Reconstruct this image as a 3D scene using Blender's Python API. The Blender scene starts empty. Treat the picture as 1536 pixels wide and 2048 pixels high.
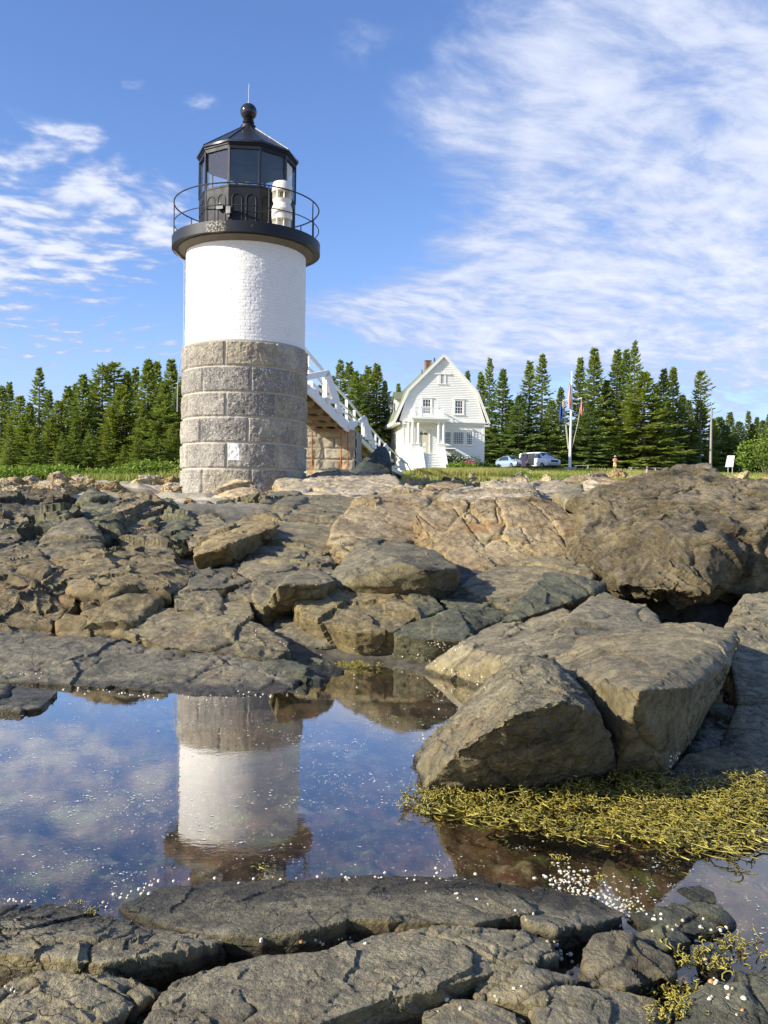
import bpy, bmesh, math, random
import numpy as np
from mathutils import Vector, Matrix
R = math.radians
random.seed(7); rng = np.random.default_rng(11)
scene = bpy.context.scene
COL = scene.collection

# ------------------------------------------------------------------ camera
F = 1800.0; CAMZ = 0.92
cam_rot = Matrix.Rotation(R(90-0.22), 3, 'X') @ Matrix.Rotation(R(0.8), 3, 'Z')
cd = bpy.data.cameras.new('camera'); cam = bpy.data.objects.new('camera', cd); COL.objects.link(cam)
cd.sensor_fit = 'VERTICAL'; cd.sensor_height = 36.0; cd.lens = F/2048*36.0
cd.clip_start = 0.05; cd.clip_end = 12000
cam.matrix_world = Matrix.Translation((0, 0, CAMZ)) @ cam_rot.to_4x4()
scene.camera = cam
scene.view_settings.view_transform = 'Standard'; scene.view_settings.look = 'None'
scene.view_settings.gamma = 1.0; scene.view_settings.exposure = 0.62
try: scene.view_settings.use_curve_mapping = False
except Exception: pass

# ------------------------------------------------------------------ node helper
class NT:
    def __init__(s, tree): s.t = tree; s.n = tree.nodes; s.l = tree.links
    def node(s, typ, **kw):
        n = s.n.new(typ)
        for k, v in kw.items(): setattr(n, k, v)
        return n
    def put(s, sock, v):
        if v is None: return
        if isinstance(v, bpy.types.NodeSocket): s.l.new(v, sock)
        elif isinstance(v, (tuple, list)):
            v = tuple(v)
            if len(sock.default_value) == 4 and len(v) == 3: v = v + (1.0,)
            sock.default_value = v
        else:
            try: sock.default_value = v
            except TypeError: sock.default_value = (v,)*len(sock.default_value)
    def math(s, op, a, b=None, c=None, clamp=False):
        n = s.node('ShaderNodeMath', operation=op, use_clamp=clamp)
        s.put(n.inputs[0], a); s.put(n.inputs[1], b); s.put(n.inputs[2], c)
        return n.outputs[0]
    def vmath(s, op, a, b=None):
        n = s.node('ShaderNodeVectorMath', operation=op)
        s.put(n.inputs[0], a); s.put(n.inputs[1], b)
        return n.outputs['Value'] if op in ('DOT_PRODUCT', 'LENGTH') else n.outputs[0]
    def scale(s, a, f):
        n = s.node('ShaderNodeVectorMath', operation='SCALE'); s.put(n.inputs[0], a); s.put(n.inputs['Scale'], f); return n.outputs[0]
    def noise(s, vec, scale, detail=4, rough=0.5, dist=0.0, out='Fac'):
        n = s.node('ShaderNodeTexNoise'); s.put(n.inputs['Vector'], vec)
        s.put(n.inputs['Scale'], scale); s.put(n.inputs['Detail'], detail); s.put(n.inputs['Roughness'], rough); s.put(n.inputs['Distortion'], dist)
        return n.outputs[out]
    def voro(s, vec, scale, feature='F1', out='Distance'):
        n = s.node('ShaderNodeTexVoronoi', feature=feature); s.put(n.inputs['Vector'], vec); s.put(n.inputs['Scale'], scale)
        return n.outputs[out]
    def mapr(s, v, a, b, c=0.0, d=1.0, interp='SMOOTHSTEP'):
        n = s.node('ShaderNodeMapRange', interpolation_type=interp)
        for i, x in enumerate((v, a, b, c, d)): s.put(n.inputs[i], x)
        return n.outputs[0]
    def mix(s, f, a, b, mode='MIX'):
        n = s.node('ShaderNodeMix', data_type='RGBA', blend_type=mode)
        s.put(n.inputs[0], f); s.put(n.inputs[6], a); s.put(n.inputs[7], b)
        return n.outputs[2]
    def xyz(s, v):
        n = s.node('ShaderNodeSeparateXYZ'); s.put(n.inputs[0], v); return n.outputs
    def comb(s, x, y, z):
        n = s.node('ShaderNodeCombineXYZ'); s.put(n.inputs[0], x); s.put(n.inputs[1], y); s.put(n.inputs[2], z); return n.outputs[0]
    def bump(s, h, strength=0.5, dist=0.01, normal=None):
        n = s.node('ShaderNodeBump'); s.put(n.inputs['Height'], h); s.put(n.inputs['Strength'], strength); s.put(n.inputs['Distance'], dist)
        if normal is not None: s.put(n.inputs['Normal'], normal)
        return n.outputs[0]
    def pos(s): return s.node('ShaderNodeNewGeometry').outputs['Position']
    def schlick(s, f0, normal=None):
        g = s.node('ShaderNodeNewGeometry'); c = s.math('ABSOLUTE', s.vmath('DOT_PRODUCT', g.outputs['Incoming'], normal if normal is not None else g.outputs['Normal']))
        k = s.math('POWER', s.math('SUBTRACT', 1.0, s.math('MINIMUM', c, 1.0)), 5.0)
        return s.math('ADD', s.math('MULTIPLY', k, 1-f0), f0)
    def attr(s, name, out='Fac'):
        n = s.node('ShaderNodeAttribute', attribute_name=name); return n.outputs[out]

# ------------------------------------------------------------------ sun and sky
SUN_EL = 26.0
sun_h = Vector((-0.906, -0.423, 0)).normalized()
sun_dir = Vector((sun_h.x*math.cos(R(SUN_EL)), sun_h.y*math.cos(R(SUN_EL)), math.sin(R(SUN_EL))))
sd = bpy.data.lights.new('sun', 'SUN'); sd.energy = 5.0; sd.angle = R(0.55); sd.color = (1.0, 0.93, 0.80)
so = bpy.data.objects.new('sun', sd); COL.objects.link(so)
so.rotation_euler = sun_dir.to_track_quat('Z', 'Y').to_euler(); so.location = (-20, -10, 30)

world = bpy.data.worlds.new('World'); scene.world = world; world.use_nodes = True
w = NT(world.node_tree); w.n.clear()
sky = w.node('ShaderNodeTexSky', sky_type='NISHITA'); sky.sun_disc = False
sky.sun_elevation = R(SUN_EL); sky.sun_rotation = math.atan2(sun_dir.x, sun_dir.y)
sky.air_density = 1.0; sky.dust_density = 0.4; sky.ozone_density = 2.2; sky.altitude = 0
dirv = w.node('ShaderNodeTexCoord').outputs['Generated']
dx, dy, dz = w.xyz(dirv)
hs = w.node('ShaderNodeHueSaturation'); w.put(hs.inputs['Saturation'], 1.12); w.put(hs.inputs['Value'], 1.28); w.put(hs.inputs['Color'], sky.outputs[0])
skyc = w.mix(1.0, hs.outputs[0], (0.98, 0.95, 1.16), 'MULTIPLY')
skyc = w.mix(w.math('MULTIPLY', w.mapr(dz, 0.0, .20, .85, 0.0), w.mapr(dy, -.1, .5)), skyc, (2.9, 3.9, 6.1))
# angular position of the cloud banks (u to the right, v up)
dyc = w.math('MAXIMUM', dy, 0.05)
u = w.math('DIVIDE', dx, dyc); v = w.math('DIVIDE', dz, dyc)
pl = w.scale(w.comb(dx, dy, 0.0), w.math('DIVIDE', 1.0, w.math('ADD', w.math('MAXIMUM', dz, 0.0), 0.09)))
warp = w.noise(pl, 0.9, 3, 0.5, out='Color')
plw = w.vmath('ADD', pl, w.scale(w.vmath('SUBTRACT', warp, (0.5, 0.5, 0.5)), 0.55))
# blobs: px, py, rx, ry, angle, weight
def blob(px, py, rx, ry, ang, wt):
    cu, cv = (px-768)/F, (1017-py)/F; rx, ry = rx/F, ry/F; a = R(ang)
    du = w.math('SUBTRACT', u, cu); dv = w.math('SUBTRACT', v, cv)
    p = w.math('ADD', w.math('MULTIPLY', du, math.cos(a)/rx), w.math('MULTIPLY', dv, math.sin(a)/rx))
    q = w.math('ADD', w.math('MULTIPLY', du, -math.sin(a)/ry), w.math('MULTIPLY', dv, math.cos(a)/ry))
    r2 = w.math('ADD', w.math('MULTIPLY', p, p), w.math('MULTIPLY', q, q))
    return w.math('MULTIPLY', w.math('POWER', 2.718, w.math('MULTIPLY', r2, -1.0)), wt)
BL = [(1180, 130, 310, 260, 60, 1.0), (1400, 330, 330, 260, 20, 0.95), (1080, 470, 260, 90, 25, .75), (1300, 560, 420, 110, 14, 0.85), (1250, 680, 520, 110, 4, .50), (120, 690, 330, 50, 0, .40),
      (800, 600, 210, 38, 3, .8), (850, 660, 300, 50, 0, .55), (1560, 520, 260, 260, 0, 0.8), (860, 210, 90, 80, 30, .5), (700, 80, 60, 60, 60, .42),
      (60, 470, 200, 120, -8, .72), (240, 400, 150, 70, -15, .62), (130, 285, 80, 22, 0, .62), (40, 560, 150, 50, 0, .5), (300, 470, 90, 80, 40, .45), (190, 535, 60, 20, 0, .5),
      (245, 178, 40, 12, 0, .5), (395, 215, 40, 26, 0, .42), (-300, 500, 350, 300, 0, .7), (2100, 200, 500, 500, 0, .7), (620, -500, 500, 300, 0, .6)]
cov = None
for b in BL:
    bb = blob(*b); cov = bb if cov is None else w.math('ADD', cov, bb)
front = w.mapr(dy, 0.03, 0.2)
cov = w.math('ADD', w.math('MULTIPLY', cov, front), w.math('MULTIPLY', w.math('SUBTRACT', 1.0, front), 0.06))
cov = w.math('MINIMUM', cov, 0.98)
# puffs, ripples, wisps
rotp = w.node('ShaderNodeVectorRotate', rotation_type='Z_AXIS'); w.put(rotp.inputs['Vector'], plw); rotp.inputs['Angle'].default_value = R(-38)
st = w.vmath('MULTIPLY', rotp.outputs[0], (1.0, 2.2, 1.0))
n1 = w.noise(plw, 1.5, 8, 0.58)
n2 = w.noise(st, 3.0, 5, 0.5, 0.0)
n3 = w.noise(w.vmath('MULTIPLY', rotp.outputs[0], (1.0, 1.5, 1)), 8.0, 7, 0.6, 0.0)
nn = w.math('ADD', w.math('ADD', w.math('MULTIPLY', n1, 0.38), w.math('MULTIPLY', n2, 0.30)), w.math('MULTIPLY', n3, 0.44))
dens = w.math('ADD', cov, w.math('MULTIPLY', w.math('SUBTRACT', nn, 0.56), 3.6))
n4 = w.noise(plw, 11.0, 5, 0.52)
nl = w.math('ADD', w.math('MULTIPLY', n1, 0.30), w.math('MULTIPLY', n4, 0.82))
lf = w.mapr(u, -.16, -.08, 1.0, 0.0)
nn = w.math('ADD', w.math('MULTIPLY', nn, w.math('SUBTRACT', 1.0, lf)), w.math('MULTIPLY', nl, lf))
dens = w.math('ADD', cov, w.math('MULTIPLY', w.math('SUBTRACT', nn, 0.56), w.mapr(u, -.16, -.08, 5.0, 3.3)))
dens = w.math('ADD', dens, w.mapr(u, -.1, .1, -.02, .10))
alpha = w.mapr(dens, 0.15, 1.15)
alpha = w.math('MULTIPLY', alpha, w.mapr(cov, 0.10, 0.42))
alpha = w.math('MULTIPLY', alpha, w.mapr(dz, 0.0, 0.10, 0.35, 1.0))
alpha = w.math('MULTIPLY', alpha, 0.93)
shade = w.mapr(dens, 0.5, 1.7, 0.0, 1.0)
ccol = w.mix(shade, (3.0, 3.7, 5.6), (6.0, 6.3, 7.2))
skyf = w.mix(alpha, skyc, ccol)
bg = w.node('ShaderNodeBackground'); w.put(bg.inputs[0], skyf); bg.inputs[1].default_value = 0.10
wo = w.node('ShaderNodeOutputWorld'); w.l.new(bg.outputs[0], wo.inputs[0])
world.cycles.sampling_method = 'MANUAL'; world.cycles.sample_map_resolution = 512

# ------------------------------------------------------------------ geometry of the view
def ray(px, py):
    return cam_rot @ Vector(((px-768)/F, (1024-py)/F, -1.0))
def W(px, py, Y):
    d = ray(px, py); return Vector((0, 0, CAMZ)) + d*(Y/d.y)
def Wz(px, py, z):
    d = ray(px, py); return Vector((0, 0, CAMZ)) + d*((z-CAMZ)/d.z)

# ------------------------------------------------------------------ tagging, linking
def tag(o, label=None, cat=None, group=None, kind=None):
    if label: o['label'] = label
    if cat: o['category'] = cat
    if group: o['group'] = group
    if kind: o['kind'] = kind
    return o
def empty(name, loc=(0, 0, 0), rz=0.0):
    o = bpy.data.objects.new(name, None); COL.objects.link(o); o.location = loc; o.rotation_euler = (0, 0, rz); o.empty_display_size = .3
    return o
def link(name, me, parent=None, mat=None):
    o = bpy.data.objects.new(name, me); COL.objects.link(o)
    if mat is not None and not me.materials: me.materials.append(mat)
    if parent is not None: o.parent = parent
    return o
def copy_tree(o, parent=None):
    c = o.copy(); COL.objects.link(c)
    if parent is not None: c.parent = parent
    for ch in list(o.children): copy_tree(ch, c)
    return c

class MB:
    """collects shapes into one mesh"""
    def __init__(s): s.v = []; s.f = []; s.sm = []
    def add(s, vs, fs, smooth=False):
        b = len(s.v); s.v += [tuple(x) for x in vs]
        for f in fs: s.f.append([b+i for i in f]); s.sm.append(smooth)
        return s
    def box(s, x0, x1, y0, y1, z0, z1):
        v = [(x0,y0,z0),(x1,y0,z0),(x1,y1,z0),(x0,y1,z0),(x0,y0,z1),(x1,y0,z1),(x1,y1,z1),(x0,y1,z1)]
        return s.add(v, [(0,3,2,1),(4,5,6,7),(0,1,5,4),(1,2,6,5),(2,3,7,6),(3,0,4,7)])
    def bar(s, a, b, wx, wz, up=(0, 0, 1)):
        a = Vector(a); b = Vector(b); d = (b-a).normalized(); upv = Vector(up)
        if abs(d.dot(upv)) > 0.98: upv = Vector((0, 1, 0))
        x = d.cross(upv).normalized(); z = x.cross(d).normalized()
        v = []
        for p in (a, b):
            for sx, sz in ((-1,-1),(1,-1),(1,1),(-1,1)): v.append(p + x*sx*wx/2 + z*sz*wz/2)
        return s.add(v, [(0,1,2,3),(4,7,6,5),(0,4,5,1),(1,5,6,2),(2,6,7,3),(3,7,4,0)])
    def tube(s, pts, r, n=8, cap=True):
        pts = [Vector(p) for p in pts]; rs = r if isinstance(r, (list, tuple)) else [r]*len(pts)
        v = []; f = []
        prev = None
        for i, p in enumerate(pts):
            d = (pts[min(i+1, len(pts)-1)] - pts[max(i-1, 0)]).normalized()
            if prev is None:
                a = Vector((0, 0, 1)) if abs(d.z) < 0.9 else Vector((1, 0, 0))
                x = d.cross(a).normalized()
            else: x = (prev - d*prev.dot(d)).normalized()
            prev = x; y = d.cross(x)
            for k in range(n):
                t = 2*math.pi*k/n; v.append(p + (x*math.cos(t) + y*math.sin(t))*rs[i])
        for i in range(len(pts)-1):
            for k in range(n):
                a = i*n+k; b = i*n+(k+1) % n; f.append((a, b, b+n, a+n))
        if cap: f.append(tuple(range(n))[::-1]); f.append(tuple(range((len(pts)-1)*n, len(pts)*n)))
        return s.add(v, f, True)
    def lathe(s, prof, cx=0, cy=0, n=32, smooth=True, ang0=0.0):
        v = []; f = []; m = len(prof)
        for r_, z in prof:
            for k in range(n):
                t = ang0 + 2*math.pi*k/n; v.append((cx+r_*math.cos(t), cy+r_*math.sin(t), z))
        for i in range(m-1):
            for k in range(n):
                a = i*n+k; b = i*n+(k+1) % n; f.append((a, b, b+n, a+n))
        if prof[0][0] > 1e-5: f.append(tuple(range(n))[::-1])
        if prof[-1][0] > 1e-5: f.append(tuple(range((m-1)*n, m*n)))
        return s.add(v, f, smooth)
    def prism(s, poly, off):
        """extrude 3D polygon by vector"""
        n = len(poly); off = Vector(off); v = [Vector(p) for p in poly]; v2 = [p+off for p in v]
        f = [tuple(range(n))[::-1], tuple(range(n, 2*n))] + [(i, (i+1) % n, n+(i+1) % n, n+i) for i in range(n)]
        return s.add(v+v2, f)
    def mesh(s, name='m'):
        me = bpy.data.meshes.new(name); me.from_pydata(s.v, [], s.f)
        me.polygons.foreach_set('use_smooth', s.sm); me.update()
        bm = bmesh.new(); bm.from_mesh(me); bmesh.ops.recalc_face_normals(bm, faces=bm.faces); bm.to_mesh(me); bm.free()
        if any(s.sm): me.set_sharp_from_angle(angle=R(42))
        return me
    def build(s, name, mat, parent=None, bevel=0.0):
        o = link(name, s.mesh(name), parent, mat)
        if bevel:
            b = o.modifiers.new('bevel', 'BEVEL'); b.width = bevel; b.segments = 2; b.limit_method = 'ANGLE'
        return o

def np_mesh(name, verts, quads, smooth=True):
    me = bpy.data.meshes.new(name)
    verts = np.asarray(verts, dtype=np.float32); quads = np.asarray(quads, dtype=np.int32); k = quads.shape[1]
    me.vertices.add(len(verts)); me.vertices.foreach_set('co', verts.ravel())
    me.loops.add(quads.size); me.loops.foreach_set('vertex_index', quads.ravel())
    me.polygons.add(len(quads)); me.polygons.foreach_set('loop_start', np.arange(0, quads.size, k, dtype=np.int32))
    me.polygons.foreach_set('use_smooth', np.full(len(quads), smooth))
    me.update(calc_edges=True); me.validate()
    return me
def vattr(me, name, vals):
    a = me.attributes.new(name, 'FLOAT', 'POINT'); a.data.foreach_set('value', np.asarray(vals, dtype=np.float32).ravel())
def grid_quads(nr, nc, wrap=False):
    i = np.arange(nr-1)[:, None]; j = np.arange(nc if wrap else nc-1)[None, :]
    j2 = (j+1) % nc
    return np.stack([i*nc+j, i*nc+j2, (i+1)*nc+j2, (i+1)*nc+j], -1).reshape(-1, 4)

# ------------------------------------------------------------------ noise in numpy
def _h(ix, iy, iz, s):
    h = (ix.astype(np.uint32)*np.uint32(374761393) + iy.astype(np.uint32)*np.uint32(668265263) + iz.astype(np.uint32)*np.uint32(2147483647) + np.uint32((s*974711+12345) & 0xffffffff))
    h ^= h >> np.uint32(13); h *= np.uint32(1274126177); h ^= h >> np.uint32(16); h *= np.uint32(2246822519); h ^= h >> np.uint32(13)
    return (h & np.uint32(0xffffff)).astype(np.float64)/float(0xffffff)
def vnoise(p, s=0):
    i = np.floor(p).astype(np.int64); f = p-i; f = f*f*f*(f*(f*6-15)+10)
    r = 0
    for a in (0, 1):
        for b in (0, 1):
            for c in (0, 1):
                wgt = (f[:, 0] if a else 1-f[:, 0])*(f[:, 1] if b else 1-f[:, 1])*(f[:, 2] if c else 1-f[:, 2])
                r = r + wgt*_h(i[:, 0]+a, i[:, 1]+b, i[:, 2]+c, s)
    return r*2-1
ROT = np.array([[0.36, 0.48, -0.8], [-0.8, 0.6, 0.0], [0.48, 0.64, 0.6]])
def fbm(p, oct=4, s=0, gain=0.5):
    a = 1.0; r = 0; q = p
    for o in range(oct):
        r = r + a*vnoise(q, s+o); q = q@ROT*2.03+7.3; a *= gain
    return r
def ridged(p, oct=3, s=0):
    a = 1.0; r = 0; q = p
    for o in range(oct):
        r = r + a*(1-2*np.abs(vnoise(q, s+o))); q = q@ROT*2.1+3.1; a *= 0.5
    return r
def worley(p, s=0, cheb=False):
    i = np.floor(p).astype(np.int64); f1 = np.full(len(p), 9.0); f2 = np.full(len(p), 9.0); idv = np.zeros(len(p)); off = np.zeros_like(p)
    for a in (-1, 0, 1):
        for b in (-1, 0, 1):
            for c in (-1, 0, 1):
                x = i[:, 0]+a; y = i[:, 1]+b; z = i[:, 2]+c
                q = np.stack([x+_h(x, y, z, s), y+_h(x, y, z, s+1), z+_h(x, y, z, s+2)], -1)
                dv = p-q; d = np.abs(dv).max(1)*1.25 if cheb else np.sqrt((dv**2).sum(1))
                m = d < f1
                f2 = np.where(m, f1, np.minimum(f2, d)); idv = np.where(m, _h(x, y, z, s+5), idv); off = np.where(m[:, None], dv, off); f1 = np.where(m, d, f1)
    return f1, f2, idv, off

# ------------------------------------------------------------------ materials
def mat(name):
    m = bpy.data.materials.new(name); m.use_nodes = True; t = NT(m.node_tree)
    b = m.node_tree.nodes['Principled BSDF']
    return m, t, b
def simple(name, col, rough=0.6, var=0.12, scale=6.0, bump=0.0, metal=0.0, spec=0.5, bdist=0.004):
    m, t, b = mat(name); p = t.pos()
    n = t.noise(p, scale, 5, 0.6)
    c2 = tuple(max(0.0, c*(1-var)) for c in col); c3 = tuple(min(1.0, c*(1+var)) for c in col)
    t.put(b.inputs['Base Color'], t.mix(n, c2, c3)); t.put(b.inputs['Roughness'], t.mapr(n, 0.3, 0.7, max(0.02, rough-.08), min(1, rough+.08)))
    b.inputs['Metallic'].default_value = metal; b.inputs['Specular IOR Level'].default_value = spec
    if bump: t.put(b.inputs['Normal'], t.bump(t.noise(p, scale*6, 5, .6), bump, bdist))
    return m

def rock_mat(name, c1, c2, stain=(0.30, 0.17, 0.07), st=0.25, sc=1.0, pale=(0.45, 0.42, 0.33), pl_=0.2, bd=0.012, strata=0.0):
    m, t, b = mat(name); p = t.pos()
    wv = t.noise(p, 2.0*sc, 3, 0.5, out='Color')
    pw = t.vmath('ADD', p, t.vmath('ADD', t.scale(wv, 0.45/sc), t.scale(t.noise(p, 9*sc, 3, .6, out='Color'), .10/sc)))
    a = t.noise(p, 1.7*sc, 6, 0.6); f = t.noise(p, 17*sc, 8, 0.72); g = t.noise(p, 75*sc, 5, 0.7)
    oi = t.node('ShaderNodeObjectInfo').outputs['Random']
    col = t.mix(t.mapr(a, .35, .66), c1, c2)
    col = t.mix(1.0, col, t.mix(oi, (0.86, 0.87, 0.87), (1.20, 1.15, 1.04)), 'MULTIPLY')
    col = t.mix(t.mapr(t.noise(t.vmath('ADD', p, (3, 1, 7)), 4.2*sc, 7, .68), .50, .60, 0, .55), col, t.mix(1.0, col, (0.52, 0.52, 0.54), 'MULTIPLY'))
    col = t.mix(t.mapr(f, .40, .64), col, t.mix(1.0, col, (0.55, 0.56, 0.60), 'MULTIPLY'))
    col = t.mix(t.math('MULTIPLY', t.mapr(t.noise(pw, 2.6*sc, 5, .65), .56, .72), st), col, stain)
    col = t.mix(t.math('MULTIPLY', t.mapr(t.noise(t.vmath('ADD', p, (9, 4, 2)), 5*sc, 7, .7), .57, .66), pl_), col, pale)
    col = t.mix(t.math('MULTIPLY', t.mapr(g, .52, .7), .38), col, t.mix(1.0, col, (1.75, 1.7, 1.6), 'MULTIPLY'))
    col = t.mix(t.math('MULTIPLY', t.mapr(g, .48, .34), .4), col, t.mix(1.0, col, (0.45, 0.45, 0.48), 'MULTIPLY'))
    # weathered grey skin on tops; tan sides, darkened to paint shade on steep faces
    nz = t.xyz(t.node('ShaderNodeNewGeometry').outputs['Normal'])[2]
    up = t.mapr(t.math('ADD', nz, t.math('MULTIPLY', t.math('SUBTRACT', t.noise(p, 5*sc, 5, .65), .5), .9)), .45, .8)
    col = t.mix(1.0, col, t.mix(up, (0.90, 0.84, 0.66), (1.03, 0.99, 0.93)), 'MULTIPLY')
    # black lichen specks
    vs = t.voro(t.vmath('ADD', p, t.scale(t.noise(p, 40*sc, 2, .5, out='Color'), .03/sc)), 30*sc)
    col = t.mix(t.math('MULTIPLY', t.mapr(vs, .22, .12), t.mapr(t.noise(p, 3*sc, 3), .5, .62, 0, .55)), col, (0.035, 0.036, 0.035))
    # fine cracks
    ve = t.voro(pw, 3.3*sc, 'DISTANCE_TO_EDGE'); ve2 = t.voro(t.vmath('MULTIPLY', pw, (1.0, 1.6, 2.6)), 6.5*sc, 'DISTANCE_TO_EDGE')
    crm = t.mapr(t.noise(p, 1.9*sc, 2), .5, .6)
    ck = t.math('MAXIMUM', t.math('MULTIPLY', t.mapr(ve, .012, .0), t.mapr(t.noise(p, 1.3*sc, 2), .5, .6)), t.math('MULTIPLY', t.mapr(ve2, .02, .0), t.math('MULTIPLY', crm, .6)))
    col = t.mix(t.math('MULTIPLY', ck, .5), col, (0.03, 0.028, 0.025))
    # darker brown along the open joints and layer notches
    col = t.mix(t.math('MULTIPLY', t.attr('joint_dark'), .8), col, (0.045, 0.036, 0.024))
    # tide-wet band just above the water line
    z = t.xyz(p)[2]
    wet = t.mapr(t.math('ADD', z, t.math('MULTIPLY', t.math('SUBTRACT', t.noise(p, 6, 4), .5), -.05)), 0.016, 0.034, 1.0, 0.0)
    col = t.mix(t.math('MULTIPLY', wet, .85), col, t.mix(1.0, col, (0.26, 0.26, 0.27), 'MULTIPLY'))
    t.put(b.inputs['Base Color'], col)
    rr = t.mapr(f, .3, .7, .62, .85)
    t.put(b.inputs['Roughness'], t.math('SUBTRACT', rr, t.math('MULTIPLY', wet, .36)))
    b.inputs['Specular IOR Level'].default_value = 0.35
    h = t.math('ADD', t.math('MULTIPLY', t.noise(p, 34*sc, 8, .66), .55), t.math('MULTIPLY', t.noise(p, 120*sc, 4, .7), .5))
    h = t.math('SUBTRACT', h, t.math('MULTIPLY', ck, .7))
    if strata:
        sw = t.noise(p, 1.6*sc, 3, .5, out='Color'); q = t.vmath('ADD', p, t.scale(sw, .55))
        n = t.noise(t.vmath('MULTIPLY', q, (3, 3, 26)), 1.0, 6, .62); h = t.math('ADD', h, t.math('MULTIPLY', n, strata))
    t.put(b.inputs['Normal'], t.bump(h, 1.0, bd*1.5/sc))
    return m
M = {}
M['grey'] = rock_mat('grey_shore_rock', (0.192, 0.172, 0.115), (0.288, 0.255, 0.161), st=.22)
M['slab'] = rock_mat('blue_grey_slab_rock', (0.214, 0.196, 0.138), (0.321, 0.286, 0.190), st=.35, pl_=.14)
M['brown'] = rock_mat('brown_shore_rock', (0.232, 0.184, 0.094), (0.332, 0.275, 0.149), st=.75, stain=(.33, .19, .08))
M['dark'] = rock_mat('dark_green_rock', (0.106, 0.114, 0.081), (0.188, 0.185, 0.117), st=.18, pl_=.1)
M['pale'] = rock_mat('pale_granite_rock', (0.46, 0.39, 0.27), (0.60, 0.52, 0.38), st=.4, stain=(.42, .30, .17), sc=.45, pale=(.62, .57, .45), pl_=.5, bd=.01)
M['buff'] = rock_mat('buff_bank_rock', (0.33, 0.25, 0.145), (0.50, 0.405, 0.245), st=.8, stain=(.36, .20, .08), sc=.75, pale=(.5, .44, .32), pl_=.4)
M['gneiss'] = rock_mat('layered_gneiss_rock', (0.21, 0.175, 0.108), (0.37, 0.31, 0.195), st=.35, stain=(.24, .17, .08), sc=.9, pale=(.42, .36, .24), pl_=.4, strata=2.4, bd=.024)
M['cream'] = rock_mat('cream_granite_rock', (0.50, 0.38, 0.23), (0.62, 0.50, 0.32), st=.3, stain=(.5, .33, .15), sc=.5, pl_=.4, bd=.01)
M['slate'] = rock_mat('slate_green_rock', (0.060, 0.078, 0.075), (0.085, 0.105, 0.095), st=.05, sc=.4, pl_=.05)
M['white_paint'] = simple('white_paint', (0.80, 0.79, 0.75), .5, .05, 3.0, .15)
M['black_paint'] = simple('black_lantern_paint', (0.014, 0.016, 0.020), .55, .25, 3.0, .12, spec=.25)
M['black_metal'] = simple('black_rail_metal', (0.025, 0.025, 0.03), .45, .25)
M['wood_under'] = simple('aged_timber', (0.20, 0.145, 0.07), .8, .35, 4.0, .3)
# ------------------------------------------------------------------ ground
PY = np.array([-6, 0, 1.2, 1.7, 1.95, 2.3, 3.4, 4.2, 4.8, 5.3, 6.0, 6.8, 8.0, 10., 13., 16., 20., 22., 28., 35., 45., 58., 70., 85., 105., 130., 300., 900., 9000.])
PZ = np.array([.03, .03, .03, .0, -.06, -.13, -.16, -.10, -.04, .02, .15, .26, .40, .57, .80, .97, 1.17, 1.20, 1.45, 1.80, 2.25, 2.9, 3.6, 4.45, 5.6, 6.2, 8.0, 12., 12.])
PL = np.array([.03, .03, .03, .0, -.06, -.13, -.16, -.10, -.04, .02, .15, .26, .40, .57, .80, .97, 1.17, 1.20, 1.40, 1.72, 2.0, 2.4, 2.8, 3.4, 4.2, 5.0, 7.0, 12., 12.])
def ground_base(x, y):
    u_ = x/np.maximum(y, .5)
    k = np.clip((-u_-.12)/.12, 0, 1); k = k*k*(3-2*k)
    z = np.interp(y, PY, PZ)*(1-k) + np.interp(y, PY, PL)*k
    # the pool reaches closer to the viewer on the right
    kr = np.clip((u_-.27)/.06, 0, 1)*np.clip((y-1.55)/.15, 0, 1)*np.clip((2.6-y)/.4, 0, 1)
    kd = np.clip((u_-.22)/.05, 0, 1)*np.clip((.46-u_)/.04, 0, 1)*np.clip((y-4.9)/.4, 0, 1)*np.clip((7.4-y)/.6, 0, 1)
    return z - kr*.06 - kd*.35
def ground_h(x, y):
    x = np.atleast_1d(np.asarray(x, float)); y = np.atleast_1d(np.asarray(y, float))
    z = ground_base(x, y)
    p = np.stack([x, y, 0*x], -1)
    near = np.clip((16-y)/8, 0, 1)
    mid = np.clip((y-5)/4, 0, 1)*np.clip((46-y)/8, 0, 1)
    z = z + near*(.022*fbm(p*3.0, 4, 3) + .010*fbm(p*14, 3, 9)) + mid*((.10+.08*np.clip((y-14)/10, 0, 1))*fbm(p*.45, 5, 21) + .05*ridged(p*1.3, 3, 31)) + np.clip((y-60)/60, 0, 1)*.35*fbm(p*.05, 3, 41)
    return z
def gz(x, y): return float(ground_h(x, y)[0])
ys = np.concatenate([np.linspace(-4, .9, 12), np.geomspace(1.0, 60, 620), np.geomspace(61, 8000, 120)])
us = np.concatenate([-np.geomspace(3.0, .56, 26), np.linspace(-.55, .55, 430), np.geomspace(.56, 3.0, 26)])
YY, UU = np.meshgrid(ys, us, indexing='ij'); XX = UU*np.maximum(YY, 2.0)
gzv = ground_h(XX.ravel(), YY.ravel())
gme = np_mesh('ground', np.stack([XX.ravel(), YY.ravel(), gzv], -1), grid_quads(len(ys), len(us)))
m, t, b = mat('rock_and_turf_ground'); p = t.pos(); X_, Y_, Z_ = t.xyz(p)
nf = t.noise(p, 17, 8, .72); na = t.noise(p, .6, 6, .6)
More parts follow.
